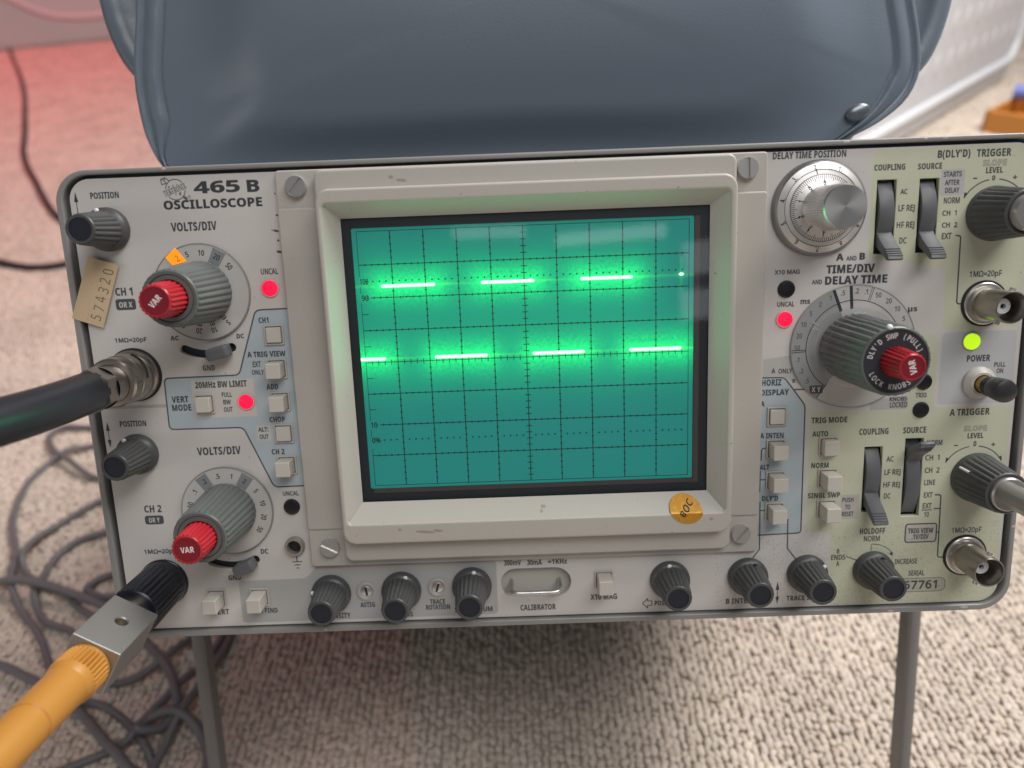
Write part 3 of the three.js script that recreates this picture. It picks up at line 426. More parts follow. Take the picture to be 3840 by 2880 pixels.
// ground jack, adjusters, calibrator loop
{
  const j = part('ground_jack', lathe([[3.2, 0.02], [3.3, 1.2], [2.9, 1.9], [2.3, 2.0], [2.15, 1.2], [2.1, -1.2]], 40), mat(lin(0.36, 0.335, 0.30), 0.4, { metalness: 0.6 }), scope, at(-78.2, -60.2, 0)); part('jack_bore', disc(2.15, 0.12), M.black, j);
  for (const [x, y, a] of [[-56.1, -77.3, 0.15], [-32.3, -76.8, -0.3]]) {
    const r = part('trim_adjuster', lathe([[3.3, 0.02], [3.3, 0.35], [2.7, 0.6], [2.2, 0.35], [2.0, 0.15], [1.9, 0.05]], 40), mat(lin(0.36, 0.35, 0.34), 0.45), scope, at(x, y, 0));
    const g = merge(lathe([[1.8, 0.03], [1.8, 0.25], [1.6, 0.35], [0, 0.36]], 28)); part('adjuster_screw', g, M.steel, r); part('screw_slot', box(-0.35, -1.5, 0.3, 0.35, 1.5, 0.42).rotateZ(a), M.black, r);
  }
  part('calibrator_recess', merge(extr(rrect(-11.6, -82, 12.5, -70.8, 5.5), -3.2, -2.6)), M.bezel, scope, here);
  const w = []; const s = rrect(-11.3, -81.7, 12.2, -71.1, 5.3); s.holes.push(rrect(-11.15, -81.55, 12.05, -71.25, 5.1, THREE.Path));
  part('recess_wall', extr(s, -2.7, -1.8, 0, 1, 12), M.bezel, scope, here);
  part('calibrator_loop', tube([[-7.6, -76.5, -5], [-7.6, -76.5, 1], [-7.6, -76.7, 4.6], [-6.6, -76.8, 6.0], [-3, -76.9, 6.2], [3, -76.9, 6.2], [7.2, -76.8, 6.0], [8.2, -76.7, 4.6], [8.2, -76.5, 1], [8.2, -76.5, -5]], 0.72, false, 90, 12), M.steel, scope, here);
}
// bezel round the tube
const SX0 = -51.5, SX1 = 51.5, SY0 = -41, SY1 = 41;
{
  const ring = (x0, y0, x1, y1, r, z0, z1, bev, hx0 = -58.2, hy0 = -50.3, hx1 = 60.5, hy1 = 48.1, hr = 1.5) => { const s = rrect(x0, y0, x1, y1, r); s.holes.push(rrect(hx0, hy0, hx1, hy1, hr, THREE.Path)); return extr(s, z0, z1, bev, 4, 10); };
  const parts = [ring(-73, -67.3, 73.2, 58.6, 1.2, 0.03, 1.8, 0.5), extr(rrect(-72.9, -54.2, -59, 47.6, 1), 1, 2.5, 0.5, 3), extr(rrect(61.5, -54.4, 73.1, 47.2, 1), 1, 2.5, 0.5, 3), ring(-60.8, -64.5, 63.2, 58.2, 2.6, 0.5, 5, 0.8), ring(-60.0, -57.1, 62.5, 52.4, 4.2, 2, 9, 0.75)];
  // sloped inner faces
  const A = [[-58.3, -50.4], [60.6, -50.4], [60.6, 48.2], [-58.3, 48.2]], B = [[-54.2, -45.1], [55.9, -45.1], [55.9, 43.9], [-54.2, 43.9]], pos = [];
  for (let i = 0; i < 4; i++) { const j = (i + 1) % 4, a = [...A[i], 8.55], b = [...A[j], 8.55], c = [...B[j], 3], d = [...B[i], 3]; pos.push(...a, ...b, ...c, ...a, ...c, ...d); }
  const g = new THREE.BufferGeometry(); g.setAttribute('position', new THREE.Float32BufferAttribute(pos, 3)); g.computeVertexNormals();
  const bz = part('screen_bezel', merge(...parts, g), null, scope, here);
  const bump = fieldTexture(256, (u, v) => 0.5 + 0.3 * noise.noise(u * 30, v * 30, 3) + 0.2 * noise.noise(u * 80, v * 80, 8), 1);
  const tint = paint(-74, -68, 74, 59, 6, (K) => { K.ctx.fillStyle = '#b0aca5'; K.ctx.fillRect(0, 0, K.c.width, K.c.height); speckle(K, 1500, K.c.width, K.c.height, ['rgba(70,60,48,0.12)', 'rgba(225,220,210,0.12)'], 0.5, 1.6); speckle(K, 60, K.c.width, K.c.height, ['rgba(60,48,36,0.5)'], 0.6, 1.6); for (const [x, y, a] of [[-34, -53.5, 3], [-30, -53.2, 1.6], [-42, -52.5, 0.5], [3.5, -47.6, 0.8], [2.9, -48.7, 0.5], [-38, 55.2, 0.7], [-35, 54.2, 1.6], [56, -52.5, 0.6]]) { K.ctx.beginPath(); K.ctx.ellipse(K.X(x), K.Y(y), a * K.S, 0.45 * K.S, 0.1, 0, 7); K.ctx.fillStyle = 'rgba(110,84,70,0.35)'; K.ctx.fill(); } });
  planarUV(bz.geometry, -0.074, -0.068, 0.074, 0.059); bz.material = new THREE.MeshStandardMaterial({ map: tint, roughness: 0.4 });
  for (const [x, y, a] of [[-66.7, 53.8, -40], [66.9, 54, 2], [-66.2, -60.3, 62], [67.3, -60.4, -40]]) {
    const sc = part('bezel_screw', merge(fluted([[1.2, 3.2, 0.05], [3.0, 3.2, 0.22], [3.5, 3.0, 0.15]], 26, 4)), M.chrome, bz, [x, y, 0]);
    const e = new Evaluator(); e.useGroups = false; const top = new Brush(new THREE.CylinderGeometry(3.02, 3.02, 1.6, 40).rotateX(Math.PI / 2).translate(0, 0, 2.75)); const cut = new Brush(box(-4, -0.55, 2.9, 4, 0.55, 6)); top.updateMatrixWorld(); cut.updateMatrixWorld();
    const h = e.evaluate(top, cut, SUBTRACTION).geometry; sc.geometry.dispose(); const all = merge(h, fluted([[1.2, 3.2, 0.05], [3.0, 3.2, 0.22], [3.4, 3.05, 0.15]], 26, 4)); all.rotateZ((90 + a) * D2R); all.scale(MM, MM, MM); sc.geometry = all;
  }
  // round gold sticker bent over the bezel's lower inner edge
  const st = paint(-5.6, -5.6, 5.6, 5.6, 34, (K) => { K.ctx.fillStyle = '#c08a2c'; K.ctx.fillRect(0, 0, K.c.width, K.c.height); for (let i = 0; i < 160; i++) { K.ctx.fillStyle = ['rgba(225,178,86,0.25)', 'rgba(140,92,26,0.22)', 'rgba(240,200,110,0.2)'][i % 3]; K.ctx.beginPath(); K.ctx.ellipse(rnd() * 380, rnd() * 380, 4 + rnd() * 22, 2 + rnd() * 8, rnd() * 3, 0, 7); K.ctx.fill(); } ctext(K, 'BOC', 0.1, 0.4, 2.0, 50 * D2R, '#22201c', 'b', 0.95); });
  const sg = new THREE.CircleGeometry(1, 48, 0, 2 * Math.PI), N = 12, sp = [], si = []; const cx = 48.3, cy = -49.6;
  for (let r = 0; r <= N; r++) for (let t = 0; t <= 48; t++) { const a = t / 48 * 2 * Math.PI, x = cx + 5.1 * r / N * Math.cos(a), y = cy + 4.15 * r / N * Math.sin(a) - 0.10 * (x - cx); sp.push(x, y, (y > -50.3 ? 9.05 - (y + 50.3) * 1.06 : 9.06) + 0.06); if (r < N && t < 48) { const i = r * 49 + t; si.push(i, i + 49, i + 50, i, i + 50, i + 1); } }
  const bg = new THREE.BufferGeometry(); bg.setAttribute('position', new THREE.Float32BufferAttribute(sp, 3)); bg.setIndex(si); planarUV(bg, cx - 5.6, cy - 5.6, cx + 5.6, cy + 5.6); bg.computeVertexNormals();
  part('round_sticker', bg, new THREE.MeshStandardMaterial({ map: st, roughness: 0.35, metalness: 0.25 }), scope, here, 'round gold foil sticker lettered BOC');
}
// the tube's face: graticule and glowing trace
{
  const S = 18, w = Math.round((SX1 - SX0) * S), h = Math.round((SY1 - SY0) * S);
  const tex = paint(SX0, SY0, SX1, SY1, S, (K) => {
    const { ctx, c } = K; ctx.fillStyle = '#2f9c94'; ctx.fillRect(0, 0, c.width, c.height);
    const G = '#0f2224', L = (x0, y0, x1, y1, w = 0.2) => poly(K, [[x0, y0], [x1, y1]], null, G, w, false);
    for (let i = 0; i <= 10; i++) { const x = -50 + i * 10; if (i) L(x, -40, x, 40, i === 10 ? 0.17 : 0.26); if (i && i < 10) for (let k = 1; k < 40; k++) if (k % 5 && i !== 5) L(x - 0.32, -40 + k * 2, x + 0.32, -40 + k * 2, 0.32); }
    for (const [a, b] of [[40, 26.5], [23.6, 21.4], [18.6, -18.6], [-21.6, -24], [-28, -40]]) L(-50, a, -50, b, 0.15);
    for (const y of [15, 5, -5, -15]) L(-50, y, -48, y, 0.2);
    for (let j = 0; j <= 8; j++) { const y = -40 + j * 10, x0 = j === 2 || j === 6 ? -47 : -50; L(x0, y, 50, y, j === 0 || j === 8 ? 0.17 : 0.26); if (j && j < 8) for (let k = 1; k < 50; k++) if (k % 5) { const d = j === 4 ? 0.85 : 0.32; L(-50 + k * 2, y - d, -50 + k * 2, y + d, j === 4 ? 0.24 : 0.32); } }
    for (let k = 1; k < 40; k++) if (k % 5) L(-0.9, -40 + k * 2, 0.9, -40 + k * 2, 0.26);
    ctx.fillStyle = G; for (const y of [25, -25]) for (let k = 1; k < 50; k++) if (k % 5) { ctx.beginPath(); ctx.arc(K.X(-50 + k * 2), K.Y(y), 0.26 * K.S, 0, 7); ctx.fill(); }
    for (const [t, x0, x1, y] of [['100', -50.1, -47.4, 24.2], ['90', -49.9, -47.6, 19.2], ['10', -50.0, -47.9, -20.8], ['0%', -50.0, -47.2, -25.8]]) text(K, [t, x0, x1, y, 1.65, 'r'], G);
    speckle(K, 500, c.width, c.height, ['rgba(20,60,56,0.25)', 'rgba(150,210,190,0.18)'], 0.6, 1.6);
    for (let i = 0; i < 26; i++) { ctx.strokeStyle = 'rgba(170,215,200,0.35)'; ctx.lineWidth = 1; ctx.beginPath(); const x = rnd() * c.width, y = rnd() * c.height, a = rnd() * 7; ctx.moveTo(x, y); ctx.quadraticCurveTo(x + 9 * Math.cos(a), y + 9 * Math.sin(a), x + 16 * Math.cos(a + 0.6), y + 16 * Math.sin(a + 0.6)); ctx.stroke(); }
  });
  const src = tex.image.getContext('2d').getImageData(0, 0, w, h).data;
  const q = 2, W = Math.floor(w / q), H = Math.floor(h / q), em = new Float32Array(W * H * 4);
  const hi = [[-43.2, -27.7], [-12.7, 2.6], [17.5, 32.5]], lo = [[-51.4, -44.2], [-28.0, -12.6], [2.3, 17.5], [32.2, 47.4]];
  const segs = [...hi.map(([a, b]) => [a, b, 23.45]), ...lo.map(([a, b]) => [a, b, 1.05])];
  for (let j = 0; j < H; j++) for (let i = 0; i < W; i++) {
    const x = SX0 + (i + 0.5) / W * (SX1 - SX0), y = SY0 + (j + 0.5) / H * (SY1 - SY0);
    let core = 0, halo = 0, wide = 0, faint = 0;
    for (const [a, b, yy] of segs) {
      const dx = Math.max(a - x, 0, x - b), dy = y - yy, d2 = dx * dx + dy * dy;
      core += Math.exp(-Math.pow(d2 / 0.22, 2)); halo += 0.72 * Math.exp(-d2 / 26) + 0.8 * Math.exp(-Math.sqrt(d2) / 2.0); wide += Math.exp(-d2 / 130);
    }
    for (const [rows, yy] of [[hi, 23.45], [lo, 1.05]]) { const dy = y - yy, line = Math.exp(-dy * dy / 0.16); let lastEnd = -60; for (const [, b] of rows) if (b < x) lastEnd = b; const after = x - lastEnd; let inside = rows.some(([a, b]) => x >= a && x <= b); if (!inside) faint += line * (0.12 + 0.62 * Math.exp(-after / 4.5)); }
    { const dx = x - 47.7, dy = y - 23.7; core += Math.exp(-Math.pow((dx * dx / 0.5 + dy * dy / 0.16), 2)); halo += 0.3 * Math.exp(-(dx * dx + dy * dy) / 1.5); faint += 0.14 * Math.exp(-dx * dx / 0.18) * (Math.abs(dy) < 5 ? 1 : 0); }
    const k = 4 * ((h - 1 - Math.min(h - 1, Math.floor((j + 0.5) * q))) * w + Math.min(w - 1, Math.floor((i + 0.5) * q)));
    const ink = Math.min(1, Math.max(0.12, (src[k + 1] - 42) / 95)), grain = 1 + 0.7 * (rnd() - 0.5) + (rnd() < 0.03 ? 1.6 : 0) + 0.45 * noise.noise(x * 0.9, y * 0.9, 3);
    const o = 4 * (j * W + i), hg = halo * grain;
    em[o] = (core * 1.5 + 0.004 * hg + faint * 0.10) * Math.max(ink, 0.5); em[o + 1] = core * 2.2 * Math.max(ink, 0.55) + (0.55 * hg + 0.15 * wide + 0.7 * faint + 0.015) * ink; em[o + 2] = core * 1.6 * Math.max(ink, 0.5) + (0.06 * hg + 0.035 * wide + 0.015) * ink; em[o + 3] = 1;
  }
  const et = new THREE.DataTexture(em, W, H, THREE.RGBAFormat, THREE.FloatType); et.magFilter = et.minFilter = THREE.LinearFilter; et.needsUpdate = true;
  const pg = new THREE.PlaneGeometry(SX1 - SX0, SY1 - SY0); pg.translate((SX0 + SX1) / 2, (SY0 + SY1) / 2, 2);
  part('tube_screen', pg, new THREE.MeshStandardMaterial({ map: tex, color: lin(0.45, 0.95, 0.95), emissive: lin(1, 1, 1), emissiveMap: et, roughness: 0.5 }), scope, here, 'teal tube screen with green square wave trace');
  const s = rrect(-55, -46, 56.6, 45, 2); s.holes.push(rrect(SX0, SY0, SX1, SY1, 0.6, THREE.Path)); part('screen_mask', extr(s, 0.5, 2.2), M.mask, scope, here);
  part('painted_reflection', merge(box(51.6, -42.4, 2.21, 53.2, 40.9, 2.3), box(-50.5, -42.4, 2.21, 51.55, -41.05, 2.3)), mat(lin(0.055, 0.042, 0.042), 0.5), scope, here);  // brownish reflection right of and below the screen, put in as coloured strips
  const pane = new THREE.PlaneGeometry(110.2, 89); pane.translate(0.85, -0.6, 2.9); part('screen_filter', pane, M.glass, scope, here);
  const l = new THREE.RectAreaLight(lin(0.10, 1, 0.38), 2.6, 0.098, 0.036); l.name = 'screen_glow'; l.position.copy(toWorld(0, 12, 3.2)); l.lookAt(toWorld(0, 12, 100)); scene.add(l);
}
// tape label on the panel's left edge
{
  const t = paint(0, 0, 9.4, 20.1, 34, (K) => {
    const { ctx, c } = K; ctx.fillStyle = '#c2ab8b'; ctx.fillRect(0, 0, c.width, c.height);
    for (let i = 0; i < 500; i++) { ctx.fillStyle = i % 2 ? 'rgba(235,215,180,0.10)' : 'rgba(110,84,56,0.10)'; ctx.fillRect(rnd() * c.width, rnd() * c.height, 3 + rnd() * 50, 1 + rnd() * 2); }
    ctx.strokeStyle = 'rgba(100,76,50,0.35)'; ctx.lineWidth = 2; ctx.beginPath(); ctx.moveTo(4.4 * 34, 20.1 * 34); ctx.lineTo(4.6 * 34, 15.4 * 34); ctx.stroke();
    [...'574320'].forEach((ch, i) => ctext(K, ch, 6.9 + (i % 2 ? 0.15 : -0.1), 2.5 + i * 2.95, 3.1, Math.PI / 2 + (i % 3 - 1) * 0.1, '#6b6258', 'r', 0.8));
  });
  const c = [[-139.8, 17.2], [-130.5, 13.9], [-123.2, 32.7], [-132.1, 35.8]], s = new THREE.Shape(); c.forEach(([x, y], i) => (i ? s.lineTo(x, y) : s.moveTo(x, y))); s.closePath();
  const g = extr(s, 1.14, 1.3), p = g.attributes.position, uv = new Float32Array(p.count * 2), ux = [9.1, -3.2], vx = [7.5, 18.7], det = ux[0] * vx[1] - ux[1] * vx[0];
  for (let i = 0; i < p.count; i++) { const x = p.getX(i) + 139.8, y = p.getY(i) - 17.2; uv[2 * i] = (x * vx[1] - y * vx[0]) / det; uv[2 * i + 1] = (y * ux[0] - x * ux[1]) / det; }
  g.setAttribute('uv', new THREE.BufferAttribute(uv, 2));
  part('tape_label', g, new THREE.MeshStandardMaterial({ map: t, roughness: 0.75 }), scope, here, 'tan paper tape label numbered 574320');
}
// carrying handle used as a stand
{
  const prof = rrect(-5.2, -2.4, 5.2, 2.4, 1.4), path = [];
  const bend = (cx, cy, r, a0, a1) => { for (let i = 0; i <= 8; i++) { const a = a0 + (a1 - a0) * i / 8; path.push([cx + r * Math.cos(a), cy + r * Math.sin(a)]); } };
  const xl = -145.5, xr = 163.1, yb = -251.5; path.push([xl, -12]); bend(xl + 16, yb + 16, 16, Math.PI, 1.5 * Math.PI); bend(xr - 16, yb + 16, 16, 1.5 * Math.PI, 2 * Math.PI); path.push([xr, -12]);
  // sweep a flat bar along the U: width along z
  const pos = [], idx = [], n = path.length, cs = [[-1, -6.2], [1, -6.2], [3.4, -4.6], [3.4, 4.6], [1, 6.2], [-1, 6.2], [-2.2, 5.2], [-2.2, -5.2]];
  path.forEach(([x, y], i) => { const a = path[Math.max(0, i - 1)], b = path[Math.min(n - 1, i + 1)], l = Math.hypot(b[0] - a[0], b[1] - a[1]), nx = (b[1] - a[1]) / l, ny = -(b[0] - a[0]) / l; for (const [o, z] of cs) pos.push(x + nx * o * 1.0, y + ny * o * 1.0, z * 0.7 - 70); });
  const m = cs.length; for (let i = 0; i < n - 1; i++) for (let k = 0; k < m; k++) { const a = i * m + k, b = i * m + (k + 1) % m; idx.push(a, b, b + m, a, b + m, a + m); }
  const g = new THREE.BufferGeometry(); g.setAttribute('position', new THREE.Float32BufferAttribute(pos, 3)); g.setIndex(idx); g.computeVertexNormals();
  part('carrying_handle', toCreasedNormals(g, 0.5), M.leg, scope, here);
  for (const [x, d] of [[-140, -1], [157.6, 1]]) { const c = new THREE.CylinderGeometry(14, 14, 6, 40); c.rotateZ(Math.PI / 2); part('handle_hub', c, M.rim, scope, at(x + d * 0.5, -12, -70)); }
}

// ---------- things plugged into the scope ----------
function onPanel(o, x, y, z) { o.position.copy(toWorld(x, y, z)); o.rotation.x = -TILT; return o; }
{
  const c = onPanel(thing('coaxial_cable', 'thick black cable with silver bayonet plug on the CH 1 input', 'cable'), -123.3, -1.4, 0.02);
  part('jack_washer', lathe([[8.5, 0.0], [8.5, 0.4], [7.9, 0.5]], 56), M.black, c);
  const nut = part('plug_nut', merge(lathe([[8.0, 0.2], [8.0, 2.2], [7.5, 2.9], [7.0, 3.0], [7.0, 4.2], [7.5, 4.6], [7.6, 9.2], [7.45, 9.6], [7.2, 9.8]], 56), fluted([[9.8, 7.35, 0.05], [10.1, 7.45, 0.28], [13.2, 7.45, 0.28], [13.5, 7.3, 0.05]], 64, 4), lathe([[7.3, 13.5], [7.4, 14.0], [6.9, 14.7], [5.8, 14.9]], 56)), M.nickel, c);
  { const slot = []; for (let i = 0; i <= 14; i++) { const t = i / 14, a = (72 - t * 70) * D2R; slot.push([7.55 * Math.cos(a), 7.55 * Math.sin(a), 5.2 + t * 2.6]); } part('bayonet_slot', tube(slot, 0.42, false, 40, 6), M.black, nut); }
  part('plug_body', lathe([[5.7, 14], [5.7, 20], [6.1, 20.4], [6.2, 21.4]], 48), M.nickel, c);
  const hex = new THREE.CylinderGeometry(6.5, 6.5, 5, 6); hex.rotateX(Math.PI / 2); hex.translate(0, 0, 23.9); part('clamp_nut', toCreasedNormals(hex, 0.3), M.nickel, c);
  part('cable_boot', tube([[0, 0, 25.5], [-0.1, -0.1, 36], [-0.8, 0, 50], [-2.6, 0.4, 66], [-8, 0.5, 88], [-22, -3, 112], [-50, -16, 138], [-90, -44, 158]], 5.75, false, 90, 28), M.rubber, c);
}
{
  const a = onPanel(thing('bayonet_adapter', 'black ribbed bayonet adapter with square metal block on the CH 2 input', 'adapter'), -123.0, -71.5, 0.02);
  part('grip_sleeve', merge(lathe([[8.0, 0], [8.0, 0.6], [7.75, 0.8], [7.75, 3]], 56), fluted([[3, 7.75, 0], [4.2, 7.7, 0.1], [6, 7.7, 0.45], [20.5, 7.9, 0.5], [21.3, 7.7, 0.3]], 26, 6, 0.6), lathe([[7.6, 21.3], [7.2, 21.7], [5.4, 21.7]], 48)), mat(lin(0.007, 0.009, 0.017), 0.34), a);
  part('inner_shell', lathe([[5.6, 20], [5.6, 24.4], [5.35, 24.5], [5.0, 22.5], [0, 22.2]], 48), M.nickel, a);
  const ev = new Evaluator(); ev.useGroups = false; const b = new Brush(new RoundedBoxGeometry(14, 14, 22.4, 3, 0.35)), h = new Brush(new THREE.CylinderGeometry(1.75, 1.75, 6, 32).translate(0.4, 6, -1.5)), h2 = new Brush(new THREE.CylinderGeometry(2.15, 1.7, 0.6, 32).translate(0.4, 6.85, -1.5)); for (const o of [b, h, h2]) o.updateMatrixWorld();
  let g = ev.evaluate(ev.evaluate(b, h, SUBTRACTION), h2, SUBTRACTION).geometry; g.translate(0, 0, 36); g.rotateZ(-30 * D2R); g.translate(0, -1.4, 0); const pin = lathe([[3.2, 22], [3.2, 25]], 24);
  const blk = part('metal_block', g, mat(lin(0.34, 0.335, 0.33), 0.46, { metalness: 0.85 }), a);
  part('set_screw', new THREE.CylinderGeometry(1.2, 1.2, 0.8, 24).translate(0.4, 3.6, 34.5).rotateZ(-30 * D2R).translate(0, -1.4, 0), M.brass, blk); part('neck', pin, M.brass, a);
}
{
  const y = onPanel(thing('banana_plug', 'yellow ribbed plug with long sleeve pushed into the metal block', 'plug'), -123.0, -72.9, 47.3);
  part('ribbed_collar', merge(lathe([[0, 0], [6.1, 0.0], [6.6, 0.7], [6.65, 1.2]], 48), fluted([[1.2, 6.6, 0.02], [1.7, 6.65, 0.85], [7.4, 6.6, 0.85], [8.0, 6.5, 0.05]], 32, 8, 0.45), lathe([[6.5, 8.0], [6.35, 9.2], [5.95, 10.4]], 48)), M.yellow, y);
  part('sleeve', lathe([[5.95, 10.4], [5.8, 14], [5.7, 25.2], [5.2, 25.6], [5.15, 26.6], [5.65, 27.1], [5.3, 44], [4.2, 58], [3.0, 60]], 48), M.yellow, y);
  part('lead', tube([[0, 0, 58], [-1, -4, 72], [-4, -20, 92], [-16, -60, 104], [-34, -110, 92]], 2.6, false, 50, 14), M.yellow, y);
}

// ---------- pouch on top ----------
{
  const grain = fieldTexture(512, (u, v) => 0.5 + 0.28 * noise.noise(u * 60, v * 60, 1) + 0.2 * noise.noise(u * 140, v * 140, 4), 1);
  const v = new THREE.MeshPhysicalMaterial({ color: lin(0.145, 0.178, 0.222), roughness: 0.34, bumpMap: grain, bumpScale: 0.00005, sheen: 0.5, sheenRoughness: 0.5, sheenColor: lin(0.5, 0.55, 0.6) });
  const p = onPanel(thing('accessory_pouch', 'dark blue grey vinyl accessory pouch lying on top of the oscilloscope', 'pouch'), 5, 61.2, -90);
  const O = [5, 61.2, -90];
  const outline = (pts, n) => new THREE.CatmullRomCurve3(pts.map(([x, y]) => new THREE.Vector3(x, y, 0)), true, 'centripetal').getSpacedPoints(n).slice(0, n);
  const uvm = (g) => { const q = g.attributes.position, a = new Float32Array(q.count * 2); for (let i = 0; i < q.count; i++) { a[2 * i] = q.getX(i) / 60; a[2 * i + 1] = q.getY(i) / 60; } g.setAttribute('uv', new THREE.BufferAttribute(a, 2)); return g; };
  // pillow: rings of [inset mm or share to the centre, z]
  function pillow(pts, rings, cx, cy, wrinkle) {
    const n = 220, o = outline(pts, n), nor = o.map((q, i) => { const a = o[(i + n - 1) % n], b = o[(i + 1) % n], l = Math.hypot(b.x - a.x, b.y - a.y); return [-(b.y - a.y) / l, (b.x - a.x) / l]; });
    let area = 0; o.forEach((q, i) => { const b = o[(i + 1) % n]; area += q.x * b.y - b.x * q.y; }); const sg = area > 0 ? 1 : -1, pos = [], idx = [];
    rings.forEach(([inset0, share, z, dome = 0], r) => o.forEach((q, i) => {
      const ease = Math.min(1, Math.max(0, (q.y - 61.5) / 20)), inset = inset0 * (0.1 + 0.9 * ease * ease * (3 - 2 * ease));
      let x = q.x + nor[i][0] * sg * inset, y = q.y + nor[i][1] * sg * inset; x += (cx - x) * share; y += (cy - y) * share;
      let dz = 0; if (wrinkle) dz = (0.5 * noise.noise(x / 46, y / 40, 3) + 0.08 * noise.noise(x / 13, y / 17, 9)) * Math.min(1, Math.max(0, inset - 3) / 6) + (x < -112 && inset > 2 && y > 80 ? 0.35 * Math.sin(y * 2.6 + 2.5 * noise.noise(x / 4, y / 9, 1)) * Math.max(0, 1 - Math.abs(inset - 6) / 4) : 0);
      const du = (x - 5) / 138, dv = (y - 122) / 62, d = dome * dome * (3 - 2 * dome) * 17 * Math.max(0, 1 - du * du * du * du) * Math.max(0, 1 - dv * dv);
      pos.push(x - O[0], y - O[1], z + dz + d - O[2]);
    }));
    for (let r = 0; r < rings.length - 1; r++) for (let i = 0; i < n; i++) { const a = r * n + i, b = r * n + (i + 1) % n, c = a + n, d = b + n; sg > 0 ? idx.push(a, b, d, a, d, c) : idx.push(a, d, b, a, c, d); }
    const g = new THREE.BufferGeometry(); g.setAttribute('position', new THREE.Float32BufferAttribute(pos, 3)); g.setIndex(idx); g.computeVertexNormals(); return [uvm(g), o];
  }
  const front = [[-131, 140], [-134.5, 118], [-137.5, 100], [-137.5, 88], [-135.5, 75.5], [-129.5, 65.0], [-116, 61.5], [0, 61.4], [105, 61.6], [122, 67.5], [134, 73.5], [142, 80.5], [145.5, 89], [145, 100], [142, 114], [137, 140], [132, 165], [100, 174], [0, 176], [-100, 174], [-126, 165]];
  const inner = []; for (let i = 1; i <= 24; i++) { const t = i / 24; inner.push([12, t, -53.6, Math.min(1, t * 3.2)]); }
  const [g, o] = pillow(front, [[0.6, 0, -60], [0, 0, -57], [0.3, 0, -55.4], [1.2, 0, -54.4], [2.2, 0, -54.6], [3.0, 0, -55.7], [4.0, 0, -55.0], [6, 0, -53.6], [8, 0, -53.4], [9.2, 0, -53.8], [10.2, 0, -55.0], [11, 0, -54.5], [12, 0, -53.6], ...inner], 5, 120, true);
  part('front_flap', g, v, p);
  const back = [[-166, 175], [-165, 140], [-163, 124], [-158, 110], [-147, 96], [-138, 84], [-132, 72], [-115, 62], [0, 61.5], [110, 62], [135, 72], [148, 82], [159, 90], [167, 98], [173, 112], [176, 130], [176, 175], [145, 184], [0, 186], [-140, 184]];
  const [gb] = pillow(back, [[30, 0.3, -150], [10, 0, -146], [2, 0, -136], [0, 0, -118], [0, 0, -96], [1.2, 0, -90], [4, 0, -88.5], [9, 0, -90], [14, 0, -95], [30, 0.1, -97], [30, 1, -97]], 5, 120, true);
  part('gusset', gb, v, p);
  part('body', box(-128 - O[0], 0.2, -100 - O[2], 132 - O[0], 118, -62 - O[2], 14), v, p);
  const sn = new THREE.SphereGeometry(3.6, 28, 16); sn.scale(1.25, 0.82, 0.45); sn.rotateZ(0.35); part('snap_rivet', sn, mat(lin(0.16, 0.18, 0.20), 0.28, { metalness: 0.5 }), p, [122.5 - O[0], 75.6 - O[1], -52.4 - O[2]], 'domed snap fastener');
}

// ---------- carpet ----------
{
  const n = 1024, d = new Uint8Array(n * n * 4);
  for (let j = 0; j < n; j++) for (let i = 0; i < n; i++) { const k = 4 * (j * n + i), a = 1 + 0.10 * noise.noise(i / 90, j / 90, 2) + 0.16 * noise.noise(i / 9, j / 13, 6) + 0.10 * (rnd() - 0.5); d[k] = 198 * a; d[k + 1] = 186 * a; d[k + 2] = 174 * a; d[k + 3] = 255; }
  const t = new THREE.DataTexture(d, n, n); t.colorSpace = THREE.SRGBColorSpace; t.wrapS = t.wrapT = THREE.RepeatWrapping; t.magFilter = THREE.LinearFilter; t.repeat.set(24, 24); t.needsUpdate = true;
  const f = new THREE.Mesh(new THREE.PlaneGeometry(16, 16).rotateX(-Math.PI / 2).translate(0, 0.0004, -5), new THREE.MeshStandardMaterial({ map: t, roughness: 1 }));
  f.name = 'carpet'; f.userData = { kind: 'structure', label: 'beige looped carpet floor', category: 'carpet' }; f.receiveShadow = true; scene.add(f);
  const places = [], dx = 0.0041, dz = 0.0034;
  for (let z = 0.16, far = 1; z > -2.9; z -= dz * far) { const half = 0.76 * (0.2 - z) + 0.16; far = Math.max(1, Math.min(3, 1 + (-z - 0.45) * 0.8)); const n = Math.ceil(half / (dx * far)); for (let k = -n; k <= n; k++) places.push([k * dx * far + (rnd() - 0.5) * 0.0013 * far, z + (rnd() - 0.5) * 0.0026 * far, far]); }
  const geo = new THREE.IcosahedronGeometry(1, 1), im = new THREE.InstancedMesh(geo, new THREE.MeshStandardMaterial({ color: 0xffffff, roughness: 1 }), places.length), m4 = new THREE.Matrix4(), q = new THREE.Quaternion(), e = new THREE.Euler(), col = new THREE.Color();
  places.forEach(([x, z, far], i) => {
    const s = (0.85 + rnd() * 0.45) * far, up = 0.4 + 0.6 / far; e.set((rnd() - 0.5) * 1.0, (rnd() - 0.5) * 1.5, (rnd() - 0.5) * 1.0); q.setFromEuler(e);
    m4.compose(new THREE.Vector3(x, 0.0016 + rnd() * 0.0010, z), q, new THREE.Vector3(0.0019 * s, 0.0015 * s * up * (0.8 + rnd() * 0.5), 0.0027 * s)); im.setMatrixAt(i, m4);
    const a = 0.86 + 0.22 * rnd() + 0.14 * noise.noise(x * 14, z * 14, 4), w = rnd() * 0.04; col.setRGB(0.60 * a, (0.525 - w * 0.4) * a, (0.465 - w) * a); im.setColorAt(i, col);
  });
  im.name = 'carpet_pile'; im.userData = { kind: 'stuff', label: 'beige loops of carpet pile', category: 'carpet pile' }; im.castShadow = im.receiveShadow = true; scene.add(im);
}

